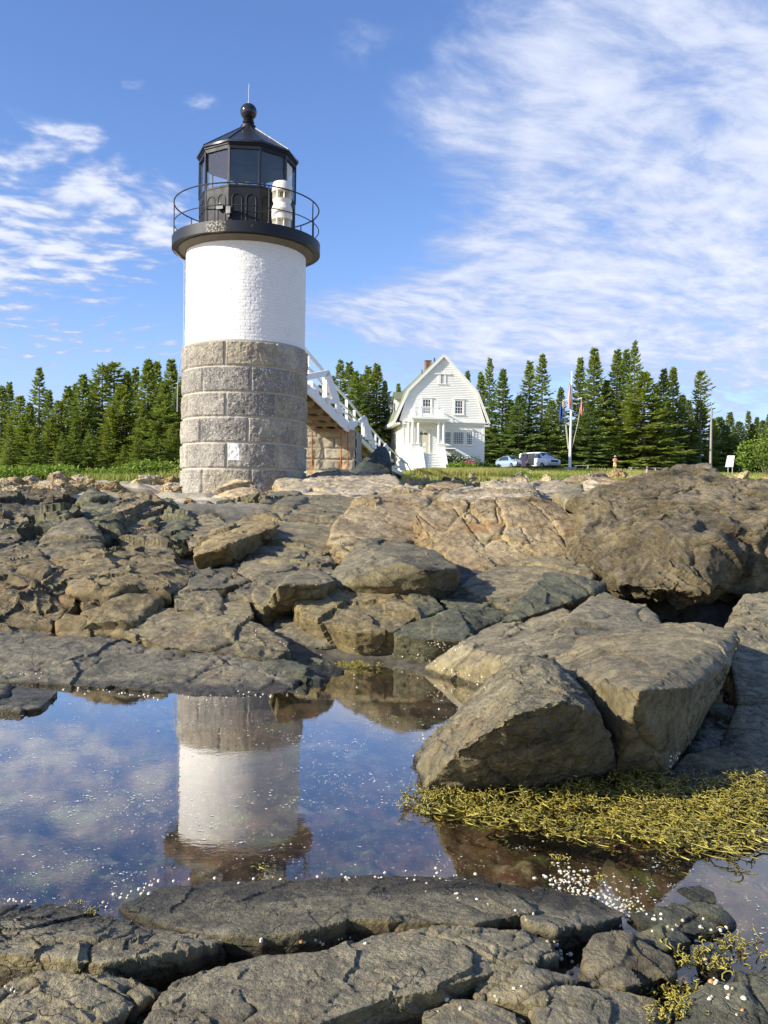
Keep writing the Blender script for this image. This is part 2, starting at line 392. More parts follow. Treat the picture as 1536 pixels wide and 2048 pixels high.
# rock above water
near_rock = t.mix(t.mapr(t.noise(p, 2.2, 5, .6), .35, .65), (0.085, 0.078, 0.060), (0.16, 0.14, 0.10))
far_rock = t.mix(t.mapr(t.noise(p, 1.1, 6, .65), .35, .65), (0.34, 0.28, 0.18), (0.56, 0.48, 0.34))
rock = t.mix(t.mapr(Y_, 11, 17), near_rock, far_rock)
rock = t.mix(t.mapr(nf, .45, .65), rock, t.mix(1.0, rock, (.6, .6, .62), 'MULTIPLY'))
# pool bed: purple-brown algal film, green tufts, pale crust
bedn = t.noise(p, 3.0, 6, .6, .6)
bed = t.mix(t.mapr(bedn, .38, .62), (0.032, 0.022, 0.014), (0.125, 0.088, 0.060))
bed = t.mix(t.math('MULTIPLY', t.mapr(t.noise(p, 7.5, 5, .6, .5), .54, .64), .8), bed, (0.09, 0.12, 0.04))
bed = t.mix(t.math('MULTIPLY', t.mapr(t.noise(p, 4.2, 5, .65, .3), .60, .70), .8), bed, (0.28, 0.27, 0.18))
bed = t.mix(t.math('MULTIPLY', t.mapr(t.noise(t.vmath('ADD', p, (4, 4, 0)), 5.2, 5, .65, .3), .60, .70), .8), bed, (0.09, 0.035, 0.03))
bed = t.mix(t.mapr(t.noise(p, 60, 4, .7), .60, .68), bed, (0.45, 0.42, 0.32))
rock = t.mix(t.mapr(Z_, -.035, .012), bed, rock)
# turf
turf = t.mix(t.mapr(t.noise(p, .35, 6, .65), .36, .62), (0.17, 0.20, 0.045), (0.33, 0.30, 0.10))
turf = t.mix(t.mapr(t.noise(p, 3.0, 5, .7), .45, .7), turf, (0.12, 0.16, 0.035))
edge = t.math('ADD', Y_, t.math('MULTIPLY', t.math('SUBTRACT', t.noise(p, .16, 5, .6), .5), 26))
turfm = t.mapr(edge, 37, 38.5)
t.put(b.inputs['Base Color'], t.mix(turfm, rock, turf))
wetg = t.mapr(Z_, .02, .05, 1, 0)
t.put(b.inputs['Roughness'], t.math('SUBTRACT', .85, t.math('MULTIPLY', wetg, .3)))
b.inputs['Specular IOR Level'].default_value = .3
t.put(b.inputs['Normal'], t.bump(t.noise(p, 22, 8, .7), .7, .015))
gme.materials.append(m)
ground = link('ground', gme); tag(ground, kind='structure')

# ------------------------------------------------------------------ water of the tide pool
nx, ny = 60, 60
xs = np.linspace(-5, 5, nx); yy = np.linspace(.3, 6.2, ny)
A_, B_ = np.meshgrid(yy, xs, indexing='ij')
wme = np_mesh('tide_pool_water', np.stack([B_.ravel(), A_.ravel(), 0*A_.ravel()], -1), grid_quads(ny, nx))
m, t, b = mat('tide_pool_water'); m.node_tree.nodes.remove(b)
p = t.pos()
bh = t.math('ADD', t.math('MULTIPLY', t.noise(p, 9, 3, .5), .5), t.math('MULTIPLY', t.noise(t.vmath('MULTIPLY', p, (1, 1.6, 1)), 45, 2, .5), .12))
nrm = t.bump(bh, .16, .0035)
frs = t.schlick(.022, nrm)
gl = t.node('ShaderNodeBsdfGlossy'); gl.inputs['Roughness'].default_value = 0.012; t.put(gl.inputs['Normal'], nrm); t.put(gl.inputs['Color'], (1, 1, 1))
tr = t.node('ShaderNodeBsdfTransparent'); t.put(tr.inputs['Color'], (0.94, 0.87, 0.74))
mx = t.node('ShaderNodeMixShader'); t.put(mx.inputs[0], t.math('MINIMUM', t.math('MULTIPLY', frs, 1.85), 1.0))
t.l.new(tr.outputs[0], mx.inputs[1]); t.l.new(gl.outputs[0], mx.inputs[2])
t.l.new(mx.outputs[0], m.node_tree.nodes['Material Output'].inputs[0])
wme.materials.append(m); water = link('water', wme); tag(water, kind='structure')

# ------------------------------------------------------------------ rocks
def hull_points(pts, tck, bot):
    P = []
    for q in pts:
        if len(q) == 4: P.append((q[0], q[1], Wz(q[0], q[1], q[3])))
        else: P.append((q[0], q[1], W(*q)))
    cx = sum(a[0] for a in P)/len(P); cy = sum(a[1] for a in P)/len(P)
    out = [a[2] for a in P]
    for (px, py, wv) in P:
        Yb = wv.y + tck
        out.append(W(cx+(px-cx)*.86, cy+(py-cy)*.86+4, Yb))
    ctr = sum((a[2] for a in P), Vector())/len(P)
    for (px, py, wv) in P:
        out.append(Vector((ctr.x+(wv.x-ctr.x)*1.02, wv.y+tck*.35+.01, wv.z-bot)))
    return out
RN = [0]
JD = [None]
def displace(co, nr, Y, kind):
    s = RN[0]*17
    amp = kind.get('amp', .012)*Y/3.0; f0 = kind.get('f', 2.2)*3.0/Y; ck = kind.get('crack', .012)*Y/3.0; blk = 1.45*kind.get('block', .02)*Y/3.0
    p = co*f0
    wp = p + .25*np.stack([fbm(p*1.3, 2, s+1), fbm(p*1.3, 2, s+5), fbm(p*1.3, 2, s+9)], -1)
    an = kind.get('an', (1, 1, 1.6))
    f1, f2, idv, off = worley(wp*np.array(an)*1.1, s+20)
    ra = math.radians(32+28*math.sin(s*1.7)); rb = math.radians(22+30*math.sin(s*2.9))
    Rj = np.array(Matrix.Rotation(ra, 3, 'Y') @ Matrix.Rotation(rb, 3, 'Z'))
    wq = (p + .10*np.stack([fbm(p*1.3, 2, s+1), fbm(p*1.3, 2, s+5), fbm(p*1.3, 2, s+9)], -1))@Rj
    g1, g2, idw, off2 = worley(wq*np.array((1.5, 2.2, 4.4)), s+40, True)
    h1, h2, idh, off3 = worley(wq*np.array((.7, 1.0, 1.9)), s+45, True)
    tilt = off[:, 0]*(idv-.5) + off[:, 2]*(np.mod(idv*7.13, 1)-.5)
    tilt2 = off2[:, 0]*(idw-.5) + off2[:, 2]*(np.mod(idw*7.13, 1)-.5) + off2[:, 1]*(np.mod(idw*3.7, 1)-.5)
    d = .6*amp*fbm(p*1.2, 4, s+60, .52) + blk*((idv-.5)*.7 + tilt*1.5) + blk*(.42*(idw-.5) + .5*tilt2) + blk*1.1*(idh-.5) + amp*.20*ridged(p*5.5, 3, s+70)
    cm = np.clip(fbm(p*.7, 2, s+55)*2.2+.35, 0, 1); cm2 = np.clip(fbm(p*1.1, 2, s+57)*2.5-.1, 0, 1)
    d -= ck*cm*np.exp(-(f2-f1)/.03) + ck*.40*cm2*np.exp(-(g2-g1)/.04) - ck*.6*cm*np.exp(-(h2-h1)/.02)
    JD[0] = np.clip(cm*np.exp(-(f2-f1)/.02)*.8 + cm*.8*np.exp(-(h2-h1)/.012), 0, 1)
    d += amp*.34*fbm(p*14, 4, s+80, .62)
    if kind.get('strata'):
        sa = kind['strata']; d = d*.55
        q = co + .30*np.stack([fbm(co*1.25, 3, s+91), fbm(co*1.25, 3, s+93), fbm(co*1.25, 3, s+95)], -1)
        q = q + .012*np.stack([fbm(co*6, 2, s+96)]*3, -1)
        # folded layering sweeping round a bulge
        c0 = np.array(W(1330, 965, 8.0)); rr = q-c0
        rr = rr + (q-co); ang = np.arctan2(rr[:, 2]*1.5, rr[:, 0]); rad = np.sqrt(rr[:, 0]**2*.45 + (rr[:, 2]*1.3)**2 + .15*rr[:, 1]**2)
        L = np.sqrt(rad**2+.01)*9.0
        L2 = np.stack([L*.85, q[:, 0]*1.1, q[:, 1]*1.1], -1)
        lay = fbm(L2, 3, s+97, .5); ph = L*.46+.22*fbm(co*1.5, 2, s+98); ph2 = L*1.05+.22*fbm(co*2.4, 2, s+104)
        tri = np.abs(np.mod(ph, 1.0)-.5)*2; tri2 = np.abs(np.mod(ph2, 1.0)-.5)*2
        m1 = np.clip(.55+1.3*fbm(co*1.3, 2, s+103), 0, 1); m2_ = np.clip(.5+1.5*fbm(co*2.1+4, 2, s+105), 0, 1)
        JD[0] = np.clip(m1*np.exp(-tri/.07) + .7*m2_*np.exp(-tri2/.13), 0, 1)
        d += sa*(.55*lay - .95*m1*np.exp(-tri/.10) - .55*m2_*np.exp(-tri2/.18) + .25*tri)
    return co + nr*d[:, None]
def rock(label, mk, hulls, tck=.4, bot=.15, vox=.0018, name='shore_rock', cat='rock', group=None, **kind):
    RN[0] += 1
    bm = bmesh.new(); Ym = 1e9; ysum = []
    if not isinstance(hulls[0], list): hulls = [hulls]
    for h in hulls:
        pts = hull_points(h, tck, bot)
        vs = [bm.verts.new(p_) for p_ in pts]
        ysum += [p_.y for p_ in pts[:len(h)]]
        r_ = bmesh.ops.convex_hull(bm, input=vs)
        junk = list({g for g in r_['geom_interior']+r_['geom_unused'] if isinstance(g, bmesh.types.BMVert)})
        if junk: bmesh.ops.delete(bm, geom=junk, context='VERTS')
    Y = float(np.mean(ysum))
    me = bpy.data.meshes.new('hull'); bm.to_mesh(me); bm.free()
    tmp = bpy.data.objects.new('tmp', me); COL.objects.link(tmp)
    md = tmp.modifiers.new('r', 'REMESH'); md.mode = 'VOXEL'; md.voxel_size = (vox or .0021)*Y; md.adaptivity = 0
    md2 = tmp.modifiers.new('s', 'SMOOTH'); md2.factor = .5; md2.iterations = kind.get('smooth', 1)
    dg = bpy.context.evaluated_depsgraph_get()
    ev = tmp.evaluated_get(dg); me2 = bpy.data.meshes.new_from_object(ev)
    bpy.data.objects.remove(tmp); bpy.data.meshes.remove(me)
    n = len(me2.vertices); co = np.empty(n*3, np.float32); me2.vertices.foreach_get('co', co); co = co.reshape(-1, 3).astype(float)
    nr = np.empty(n*3, np.float32); me2.vertices.foreach_get('normal', nr); nr = nr.reshape(-1, 3).astype(float)
    co2 = displace(co, nr, Y, kind)
    base = Vector((float(co2[:, 0].mean()), float(co2[:, 1].mean()), float(co2[:, 2].min())))
    co2 = co2 - np.array(base)
    me2.vertices.foreach_set('co', co2.astype(np.float32).ravel()); me2.polygons.foreach_set('use_smooth', np.ones(len(me2.polygons), bool)); me2.update()
    try: me2.set_sharp_from_angle(angle=R(38))
    except Exception: pass
    vattr(me2, 'joint_dark', JD[0])
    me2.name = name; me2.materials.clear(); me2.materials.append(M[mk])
    o = link(name, me2); o.location = base
    tag(o, label, cat, group)
    return o
def Z(px, py, z): return (px, py, None, z)

# --- foreground ledges (nearest first)
rock('cracked grey ledge filling the bottom left corner of the photo', 'slab', [Z(-120,2010,.03), Z(20,1992,.045), Z(60,1957,.055), Z(100,1938,.06), Z(170,1946,.06), Z(245,1956,.05), Z(312,1984,.035), Z(225,2040,.05), Z(60,2110,.06), Z(-120,2120,.06)], .05, .12, amp=.007, block=.010, crack=.024, f=3.2)
rock('low dark ledge at the left edge between pool and bottom corner ledge', 'slab', [Z(-120,1806,.0), Z(90,1809,.003), Z(200,1826,.008), Z(330,1868,.02), Z(440,1888,.035), Z(300,1913,.055), Z(205,1926,.06), Z(100,1906,.06), Z(-120,1896,.055)], .06, .10, amp=.006, block=.010, crack=.020, f=3.0)
rock('long smooth tan ledge along the near edge of the pool below the tower reflection', 'grey', [[Z(240,1815,.004), Z(320,1775,.0), Z(430,1763,.0), Z(600,1758,.0), Z(700,1800,.035), Z(690,1842,.06), Z(600,1866,.055), Z(520,1874,.05), Z(420,1868,.045), Z(330,1850,.03)],
   [Z(560,1762,.0), Z(760,1752,.0), Z(970,1756,.0), Z(1030,1790,.03), Z(1072,1822,.045), Z(950,1846,.055), Z(830,1842,.055), Z(690,1838,.055), Z(600,1820,.03)]], .06, .09, amp=.006, block=.007, crack=.009)
rock('grey ledge with a squared end jutting right of the long smooth pool ledge', 'slab', [Z(965,1768,.0), Z(1080,1772,.0), Z(1190,1797,.012), Z(1252,1828,.02), Z(1190,1850,.035), Z(1112,1858,.05), Z(1060,1842,.05), Z(990,1800,.03)], .06, .10, amp=.006, block=.008, crack=.012)
rock('small upright wedge stone in the wet gap of the front ledges', 'brown', [Z(640,1843,.06), Z(652,1846,.06), Z(676,1858,.045), Z(660,1892,.0), Z(612,1884,.0), Z(620,1862,.03)], .02, .05, amp=.003, block=.004, crack=.002, name='shore_rock')
rock('broad mottled grey ledge across the bottom centre of the photo', 'slab', [[Z(250,2080,.05), Z(345,1968,.04), Z(425,1936,.045), Z(520,1915,.05), Z(640,1910,.05), Z(800,1960,.07), Z(760,2002,.075), Z(600,2060,.08), Z(420,2120,.08)],
   [Z(640,1912,.045), Z(700,1884,.04), Z(772,1862,.045), Z(862,1851,.05), Z(960,1856,.05), Z(945,1955,.075), Z(870,1978,.075), Z(760,2000,.075), Z(650,1990,.07)],
   [Z(940,1857,.045), Z(1045,1860,.045), Z(1108,1888,.04), Z(1114,1912,.045), Z(1030,1935,.06), Z(945,1956,.07), Z(900,1900,.06)]], .07, .10, amp=.008, block=.009, crack=.018, f=2.8)
rock('angular grey rock with a pale corner, right of the broad bottom ledge', 'grey', [Z(948,1960,.05), Z(983,1930,.06), Z(1043,1932,.06), Z(1148,1960,.045), Z(1090,2010,.06), Z(1018,2004,.05), Z(950,1996,.04)], .05, .08, amp=.006, block=.010, crack=.010)
rock('flat-topped dark rock at the bottom edge below the pale-cornered rock', 'slab', [Z(846,2022,.04), Z(908,2004,.05), Z(968,2004,.05), Z(1052,2042,.04), Z(1000,2100,.05), Z(846,2100,.05)], .05, .08, amp=.006, block=.01, crack=.01)
rock('rounded grey rock at the bottom edge right of centre', 'slab', [Z(1063,2002,.05), Z(1118,1975,.06), Z(1203,1970,.06), Z(1318,2002,.05), Z(1333,2034,.04), Z(1310,2100,.05), Z(1090,2100,.06)], .05, .08, amp=.007, block=.010, crack=.01)
rock('lichen-spotted grey rock with an orange patch near the lower right', 'grey', [Z(1150,1952,.02), Z(1163,1900,.05), Z(1193,1867,.06), Z(1248,1866,.06), Z(1290,1885,.05), Z(1348,1922,.04), Z(1352,1950,.03), Z(1250,1976,.045), Z(1168,1968,.03)], .05, .10, amp=.007, block=.012, crack=.01)
rock('small humped rock in shallow water behind the lichen-spotted rock', 'dark', [Z(1270,1868,.02), Z(1320,1850,.04), Z(1350,1852,.04), Z(1385,1882,.02), Z(1330,1902,.03), Z(1285,1885,.03)], .04, .06, amp=.005, block=.006)
rock('wet black ridge rock studded with shells in the right-hand shallows', 'dark', [Z(1258,1828,.012), Z(1330,1816,.02), Z(1400,1808,.026), Z(1440,1812,.024), Z(1468,1846,.005), Z(1430,1866,.012), Z(1360,1866,.018), Z(1290,1850,.012)], .03, .08, amp=.005, block=.008)
rock('dark green-grey rounded rock at the bottom right under yellow weed', 'dark', [Z(1352,2010,.04), Z(1418,1962,.055), Z(1488,1966,.055), Z(1520,2022,.04), Z(1526,2100,.04), Z(1352,2100,.05)], .05, .08, amp=.006, block=.008)
rock('dark sloping rock in the bottom right corner of the photo', 'dark', [Z(1472,1940,.04), Z(1560,1946,.05), Z(1680,1990,.05), Z(1680,2110,.06), Z(1540,2090,.05), Z(1498,1985,.05)], .05, .08, amp=.006, block=.008)
rock('thin nearly drowned reef in the right-hand water', 'dark', [Z(1350,1777,.004), Z(1396,1768,.012), Z(1432,1782,.014), Z(1436,1806,.004), Z(1392,1800,.006)], .02, .05, amp=.004, block=.004)
rock('small wet brown rock with kelp scraps left of the lower right corner', 'dark', [Z(1392,1898,.02), Z(1428,1888,.035), Z(1466,1918,.02), Z(1440,1942,.02), Z(1400,1936,.02)], .03, .05, amp=.004, block=.006)
# --- far edge of the pool, left
rock('long low blue-grey ledge dipping into the far side of the pool, left', 'slab', [[Z(-140,1268,.13), Z(60,1266,.14), Z(200,1272,.13), Z(330,1292,.11), Z(300,1345,.045), Z(210,1374,.012), Z(100,1365,.02), Z(-140,1355,.015)],
   [Z(240,1285,.11), Z(340,1292,.115), Z(450,1303,.10), Z(560,1328,.06), Z(606,1356,.02), Z(570,1384,.003), Z(480,1393,.0), Z(380,1390,.0), Z(230,1372,.02)]], .3, .16, amp=.007, block=.005, crack=.010)
rock('flat dark ledge awash at the left edge of the pool', 'slab', [Z(-140, 1372, .035), Z(40, 1366, .035), Z(118, 1379, .028), Z(84, 1414, .02), Z(40, 1420, .02), Z(-140, 1410, .02)], .1, .08, amp=.006, block=.006)
rock('wedge-shaped rough grey rock behind the long pool ledge', 'grey', [Z(245,1264,.15), Z(308,1212,.26), Z(345,1210,.27), Z(440,1226,.23), Z(520,1250,.20), Z(578,1282,.14), Z(578,1302,.10), Z(545,1318,.075), Z(430,1306,.10), Z(330,1292,.12)], .3, .2, amp=.009, block=.010, crack=.01)
rock('low dark wet lump at the far corner of the pool', 'dark', [Z(500,1312,.07), Z(560,1296,.08), Z(640,1310,.06), Z(690,1338,.02), Z(684,1352,.0), Z(636,1366,.0), Z(560,1352,.015)], .2, .1, amp=.010, block=.016)
rock('flat grey slab in the shadowed middle cleft', 'slab', [Z(545,1236,.17), Z(600,1230,.19), Z(680,1236,.19), Z(712,1268,.12), Z(735,1290,.06), Z(640,1298,.06), Z(560,1290,.08)], .2, .15, amp=.007, block=.008)
rock('narrow wet shelf along the back of the brown shallow water', 'slab', [Z(640,1298,.03), Z(760,1290,.045), Z(870,1306,.03), Z(905,1322,.012), Z(850,1334,.0), Z(720,1318,.0)], .15, .1, amp=.005, block=.006)
# --- left masses
rock('big rounded grey-brown boulder left of centre with rusty broken front', 'brown', [[(85,1128,7.3), (160,1106,7.7), (260,1102,7.8), (350,1114,7.5), (384,1142,7.0), (378,1166,6.5), (340,1188,6.1), (235,1172,6.0), (158,1196,5.9), (168,1235,5.65), (186,1273,5.5), (250,1268,5.5), (300,1216,5.8)]], .8, .3, amp=.011, block=.016, crack=.02)
rock('tan split boulder at the left edge with a dark triangular hole on its right', 'brown', [[(-120,1122,7.4), (80,1116,7.5), (140,1150,6.7), (153,1196,5.95), (148,1212,5.85), (110,1244,5.65), (92,1232,5.7), (30,1190,5.9), (-120,1178,6.1)]], .7, .25, amp=.011, block=.016, crack=.02)
rock('grey-brown boulder low on the left edge above the pool ledge', 'brown', [[(-120,1188,5.95), (0,1200,5.9), (60,1214,5.8), (104,1238,5.65), (110,1272,5.45), (40,1270,5.45), (-120,1270,5.5)]], .4, .2, amp=.010, block=.012)
rock('small square brown block under the dark triangular hole', 'brown', [[(112,1244,5.55), (132,1230,5.65), (174,1234,5.6), (182,1274,5.45), (114,1275,5.45)]], .3, .15, amp=.006, block=.008)
rock('rough ribbed block between the rusty boulder and the squared block', 'grey', [[(345,1192,6.0), (380,1175,6.2), (432,1180,6.15), (446,1200,6.0), (441,1227,5.75), (400,1224,5.75), (350,1216,5.75)]], .3, .2, amp=.010, block=.012)
rock('squared grey block at the right end of the ribbed block', 'grey', [[(443,1198,6.0), (460,1187,6.15), (496,1187,6.15), (508,1232,5.7), (470,1230,5.7), (443,1226,5.75)]], .3, .2, amp=.006, block=.008)
rock('flat purplish-grey rock right of the rusty-fronted boulder', 'grey', [[(383,1138,7.0), (420,1129,7.2), (465,1148,6.8), (474,1166,6.45), (450,1174,6.3), (385,1178,6.3), (374,1168,6.4)]], .4, .2, amp=.008, block=.010)
rock('mossy layered rock at the left edge under the shadowed ledge', 'gneiss', [[(-120,1080,8.6), (30,1084,8.4), (76,1099,8.0), (87,1118,7.5), (-120,1122,7.5)]], .5, .2, amp=.014, block=.01)
rock('pyramid-shaped grey rock with a sharp right edge, left side', 'grey', [[(76,1098,8.0), (110,1062,8.9), (145,1038,9.6), (168,1041,9.3), (215,1104,7.9), (188,1106,7.8), (150,1116,7.6), (87,1122,7.5)]], .6, .3, amp=.009, block=.012)
rock('stack of tilted dark slabs left of the pyramid-shaped rock', 'dark', [[(10,1088,8.4), (60,1036,9.9), (100,1027,10.2), (142,1030,10.0), (104,1070,8.9), (74,1096,8.2)]], .6, .3, amp=.013, block=.035, crack=.03, an=(1.6, 1, 2.4))
rock('jagged dark green knob at the top left of the rock mound', 'dark', [[(162,1034,10.4), (164,1006,11.4), (184,994,12.2), (236,1008,11.2), (232,1066,9.3), (206,1082,8.9), (186,1056,9.5)]], .8, .3, amp=.014, block=.035, crack=.02)
rock('folded brown rock in the middle of the left mound', 'gneiss', [[(226,1012,11.0), (240,991,12.3), (292,992,12.3), (330,1008,11.3), (306,1066,9.4), (268,1078,9.1), (232,1066,9.3)]], .8, .3, amp=.014, block=.03, crack=.02)
rock('dark ridged rock sloping right from the left mound', 'dark', [[(284,994,12.2), (353,1008,11.3), (394,1036,10.3), (380,1064,9.4), (378,1092,8.5), (346,1098,8.4), (306,1068,9.3)]], .8, .3, amp=.014, block=.03, crack=.02)
rock('tan faceted rock at the foot of the left mound', 'grey', [[(231,1088,8.7), (247,1076,9.0), (290,1076,9.0), (312,1069,9.2), (352,1098,8.4), (350,1112,7.9), (233,1110,7.9)]], .4, .2, amp=.009, block=.014)
rock('dark undercut ledge at the left edge below the pale granite', 'gneiss', [[(-160,1002,12.5), (20,1000,12.8), (100,999,12.8), (148,1010,12.0), (140,1026,10.8), (40,1034,10.4), (-160,1038,10.3)]], 1.2, .3, amp=.016, block=.03)
rock('brown weathered rock at the left edge under the undercut ledge', 'grey', [[(-160,1040,10.0), (20,1032,10.2), (56,1036,10.0), (34,1080,8.5), (-160,1088,8.4)]], .6, .3, amp=.012, block=.02)
rock('tan rock with a dark capping corner above the long leaning boulder', 'grey', [[(369,1078,9.0), (388,1044,10.2), (402,1031,10.6), (440,1029,10.6), (464,1047,10.0), (432,1066,9.2), (400,1086,8.7), (374,1098,8.5)]], .5, .3, amp=.009, block=.012)
rock('long leaning brown boulder with a shaded underside, centre left', 'brown', [[(383,1096,8.6), (425,1060,9.4), (493,1030,10.2), (546,1029,10.2), (562,1044,9.6), (552, 1052, 8.4), (450, 1092, 7.25), (388, 1112, 7.25), (400, 1122, 7.65), (436, 1134, 7.6), (466,1132,7.7), (545,1076,8.9)]], .5, .15, amp=.009, block=.010)
# --- middle
rock('huge smooth grey slab sloping down from the lighthouse to the centre', 'grey', [[(456,1134,7.3), (520,1084,8.3), (560,1046,9.6), (594,998,13.2), (606,989,14.5), (680,991,14.5), (720,1000,13.5), (712,1022,11.8), (664,1054,9.6), (660,1102,8.0), (580,1142,6.9), (466,1174,6.5)]], .6, .4, amp=.007, block=.010, crack=.012)
rock('lower step of the smooth centre slab, split off by a curved crack', 'grey', [[(463,1176,6.35), (580,1144,6.8), (657,1110,7.6), (672,1150,6.7), (600,1168,6.4), (527,1214,5.85), (480,1190,6.05)]], .5, .3, amp=.007, block=.010)
rock('dark-nosed wedge rock overhanging the shadowed cleft in the centre', 'grey', [[(580,1150,6.3), (612,1138,6.6), (636,1136,6.6), (670,1160,6.1), (640, 1169, 5.75), (556, 1171, 5.6), (540, 1200, 5.85), (528, 1213, 5.95), (596, 1206, 6.15)]], .35, .1, amp=.006, block=.008)
rock('blue-grey capstone on the shaded gap right below the tower', 'slab', [[(504,1022,11.6), (517,1002,12.6), (542,986,14.6), (602,986,14.4), (556,1006,12.4), (541,1028,11.0), (522,1025,11.2)]], .6, .3, amp=.007, block=.01)
rock('slim tan rock leaning beside the blue-grey capstone', 'grey', [[(543,1030,10.8), (560,1004,12.2), (602,987,14.2), (612,1000,13.0), (592,1012,12.0), (574,1032,10.6)]], .5, .3, amp=.006, block=.008)
rock('grey boulder with a broad dark shaded face in the very middle', 'grey', [[(658,1156,6.5), (718,1088,8.0), (736,1082,8.2), (822,1092,7.9), (868,1103,7.6), (914, 1138, 6.2), (862, 1138, 5.85), (800, 1126, 5.95), (774, 1160, 6.0), (912, 1164, 6.5), (862, 1184, 6.25), (818, 1181, 6.2), (676,1174,6.2)]], .6, .2, amp=.008, block=.010)
rock('long jointed grey block with an orange broken left end, centre', 'brown', [[(590,1198,5.95), (614,1174,6.25), (632,1169,6.3), (720,1167,6.35), (806,1169,6.35), (824,1188,6.1), (836,1230,5.6), (790,1262,5.3), (712,1264,5.3), (680,1234,5.55), (604,1231,5.6)]], .5, .25, amp=.009, block=.014, crack=.02)
rock('knobbly dark rock capping the gap right of the jointed block', 'dark', [[(818,1184,6.1), (850,1179,6.15), (868,1192,6.0), (888,1218,5.75), (845,1236,5.6), (832,1230,5.6)]], .3, .2, amp=.012, block=.014)
rock('low dark boulder with a shelled foot, right of the middle', 'dark', [[(776,1252,5.4), (830,1238,5.55), (916,1216,5.75), (940,1262,5.3), (930,1280,5.15), (850,1278,5.15), (790,1268,5.25)]], .35, .2, amp=.008, block=.010)
rock('blocky dark-grey boulder with a sunlit crest right of the middle', 'dark', [[(862,1184,6.3), (910,1170,6.6), (982,1177,6.5), (1016,1206,6.0), (1024,1220,5.8), (1006,1244,5.5), (964,1257,5.35), (938,1272,5.2), (922,1216,5.7), (914,1202,5.9)]], .4, .25, amp=.010, block=.016)
rock('smooth olive-tan sloping rock below the orange bank', 'grey', [[(918,1176,6.5), (992,1130,7.5), (1068,1112,8.0), (1146,1110,8.0), (1180,1142,7.2), (1186,1166,6.7), (1100,1180,6.3), (1022,1222,5.8)]], .5, .3, amp=.007, block=.008)
rock('dark pointed slab leaning across the smooth olive-tan rock', 'dark', [[(1004,1243,5.45), (1060,1180,5.95), (1090,1148,6.3), (1108,1146,6.3), (1136,1158,6.2), (1208,1172,6.2), (1176,1190,5.9), (1098,1218,5.6), (1040,1237,5.45)]], .35, .2, amp=.008, block=.010)
rock('pale buff bank rock left of the orange bank rock', 'buff', [[(657, 1104, 7.9), (666, 1054, 8.5), (716, 1000, 9.4), (800, 984, 10.2), (858, 996, 9.8), (846, 1078, 8.5), (742, 1090, 8.1), (700, 1114, 7.7)]], 1.0, .4, amp=.008, block=.009, crack=.015)
rock('big orange-brown bank rock with black cracks in front of the lawn', 'buff', [[(828, 1030, 8.5), (862, 1003, 8.8), (960, 998, 8.9), (1064, 993, 9.1), (1114, 1004, 9.1), (1160, 1044, 8.7), (1156, 1104, 8.3), (1090, 1124, 8.25), (1000, 1140, 8.2), (938, 1160, 7.6), (872, 1108, 8.1), (826, 1078, 8.3)]], 1.4, .4, amp=.008, block=.011, crack=.03)
rock('pale tilted granite rock on top of the orange bank', 'pale', [[(888,996,14.5), (960,971,18.0), (1000,962,20.0), (1050,959,20.5), (1060,986,15.5), (1066,998,13.6), (900,1005,13.2)]], 1.5, .5, amp=.012, block=.014)
rock('low brown rounded rock left of the pale tilted granite', 'buff', [[(836,992,15.5), (856,972,18.5), (915,968,19.5), (946,979,17.5), (888,998,14.6)]], 1.5, .5, amp=.008, block=.008)
rock('wide flat pale rock beside the foot of the tower', 'pale', [[(546,964,19.6), (564,954,20.6), (652,947,22.6), (768,947,22.6), (796,962,20.0), (830,990,16.0), (800,999,15.2), (712,996,15.2), (634,993,15.6), (600,985,16.6), (562,978,17.6)]], 1.5, .5, amp=.010, block=.012)
rock('cream-coloured conical rock leaning on the front of the tower base', 'cream', [[(418,1000,17.6), (455,985,18.6), (488,957,19.8), (502,957,19.8), (528,984,18.6), (512,1000,17.6), (440,1004,17.0)]], .6, .4, amp=.010, block=.010)
rock('flat cream rock footing at the left front of the tower', 'cream', [[(362,990,19.4), (420,984,19.8), (500,985,19.8), (500,1002,17.6), (380,1004,17.6)]], 1.0, .4, amp=.008, block=.008)
rock('big slate-green boulder under the lower end of the footbridge', 'slate', [[(702,944,30), (735,919,30), (748,904,30.4), (760,895,30.8), (769,897,31), (779,914,30.6), (783,932,30), (778,947,29.6), (768,954,29.4), (715,955,29.4)]], 1.6, .6, amp=.006, block=.006, vox=.0017)
rock('low dark rock at the foot of the stone pier', 'dark', [[(651,946,27), (656,936,27.4), (668,933,27.6), (704,943,27.4), (692,953,26.6)]], 1.0, .4, amp=.006, block=.006, vox=.0017)
rock('dark grey angular rock perched left of the layered outcrop', 'slab', [[(1110,988,14.0), (1130,972,15.0), (1160,969,15.0), (1166,984,14.2), (1138,1006,12.8)]], .6, .3, amp=.006, block=.006)
rock('rounded grey rock against the left foot of the layered outcrop', 'slab', [[(1133,1008,12.2), (1154,984,13.2), (1172,988,13.0), (1172,1018,11.4), (1150,1020,11.4)]], .6, .3, amp=.006, block=.006)
rock('pale rounded boulder behind the left shoulder of the layered outcrop', 'pale', [[(1160,976,17), (1168,957,18), (1190,957,18), (1204,972,17), (1176,986,16)]], .8, .4, amp=.008, block=.008)
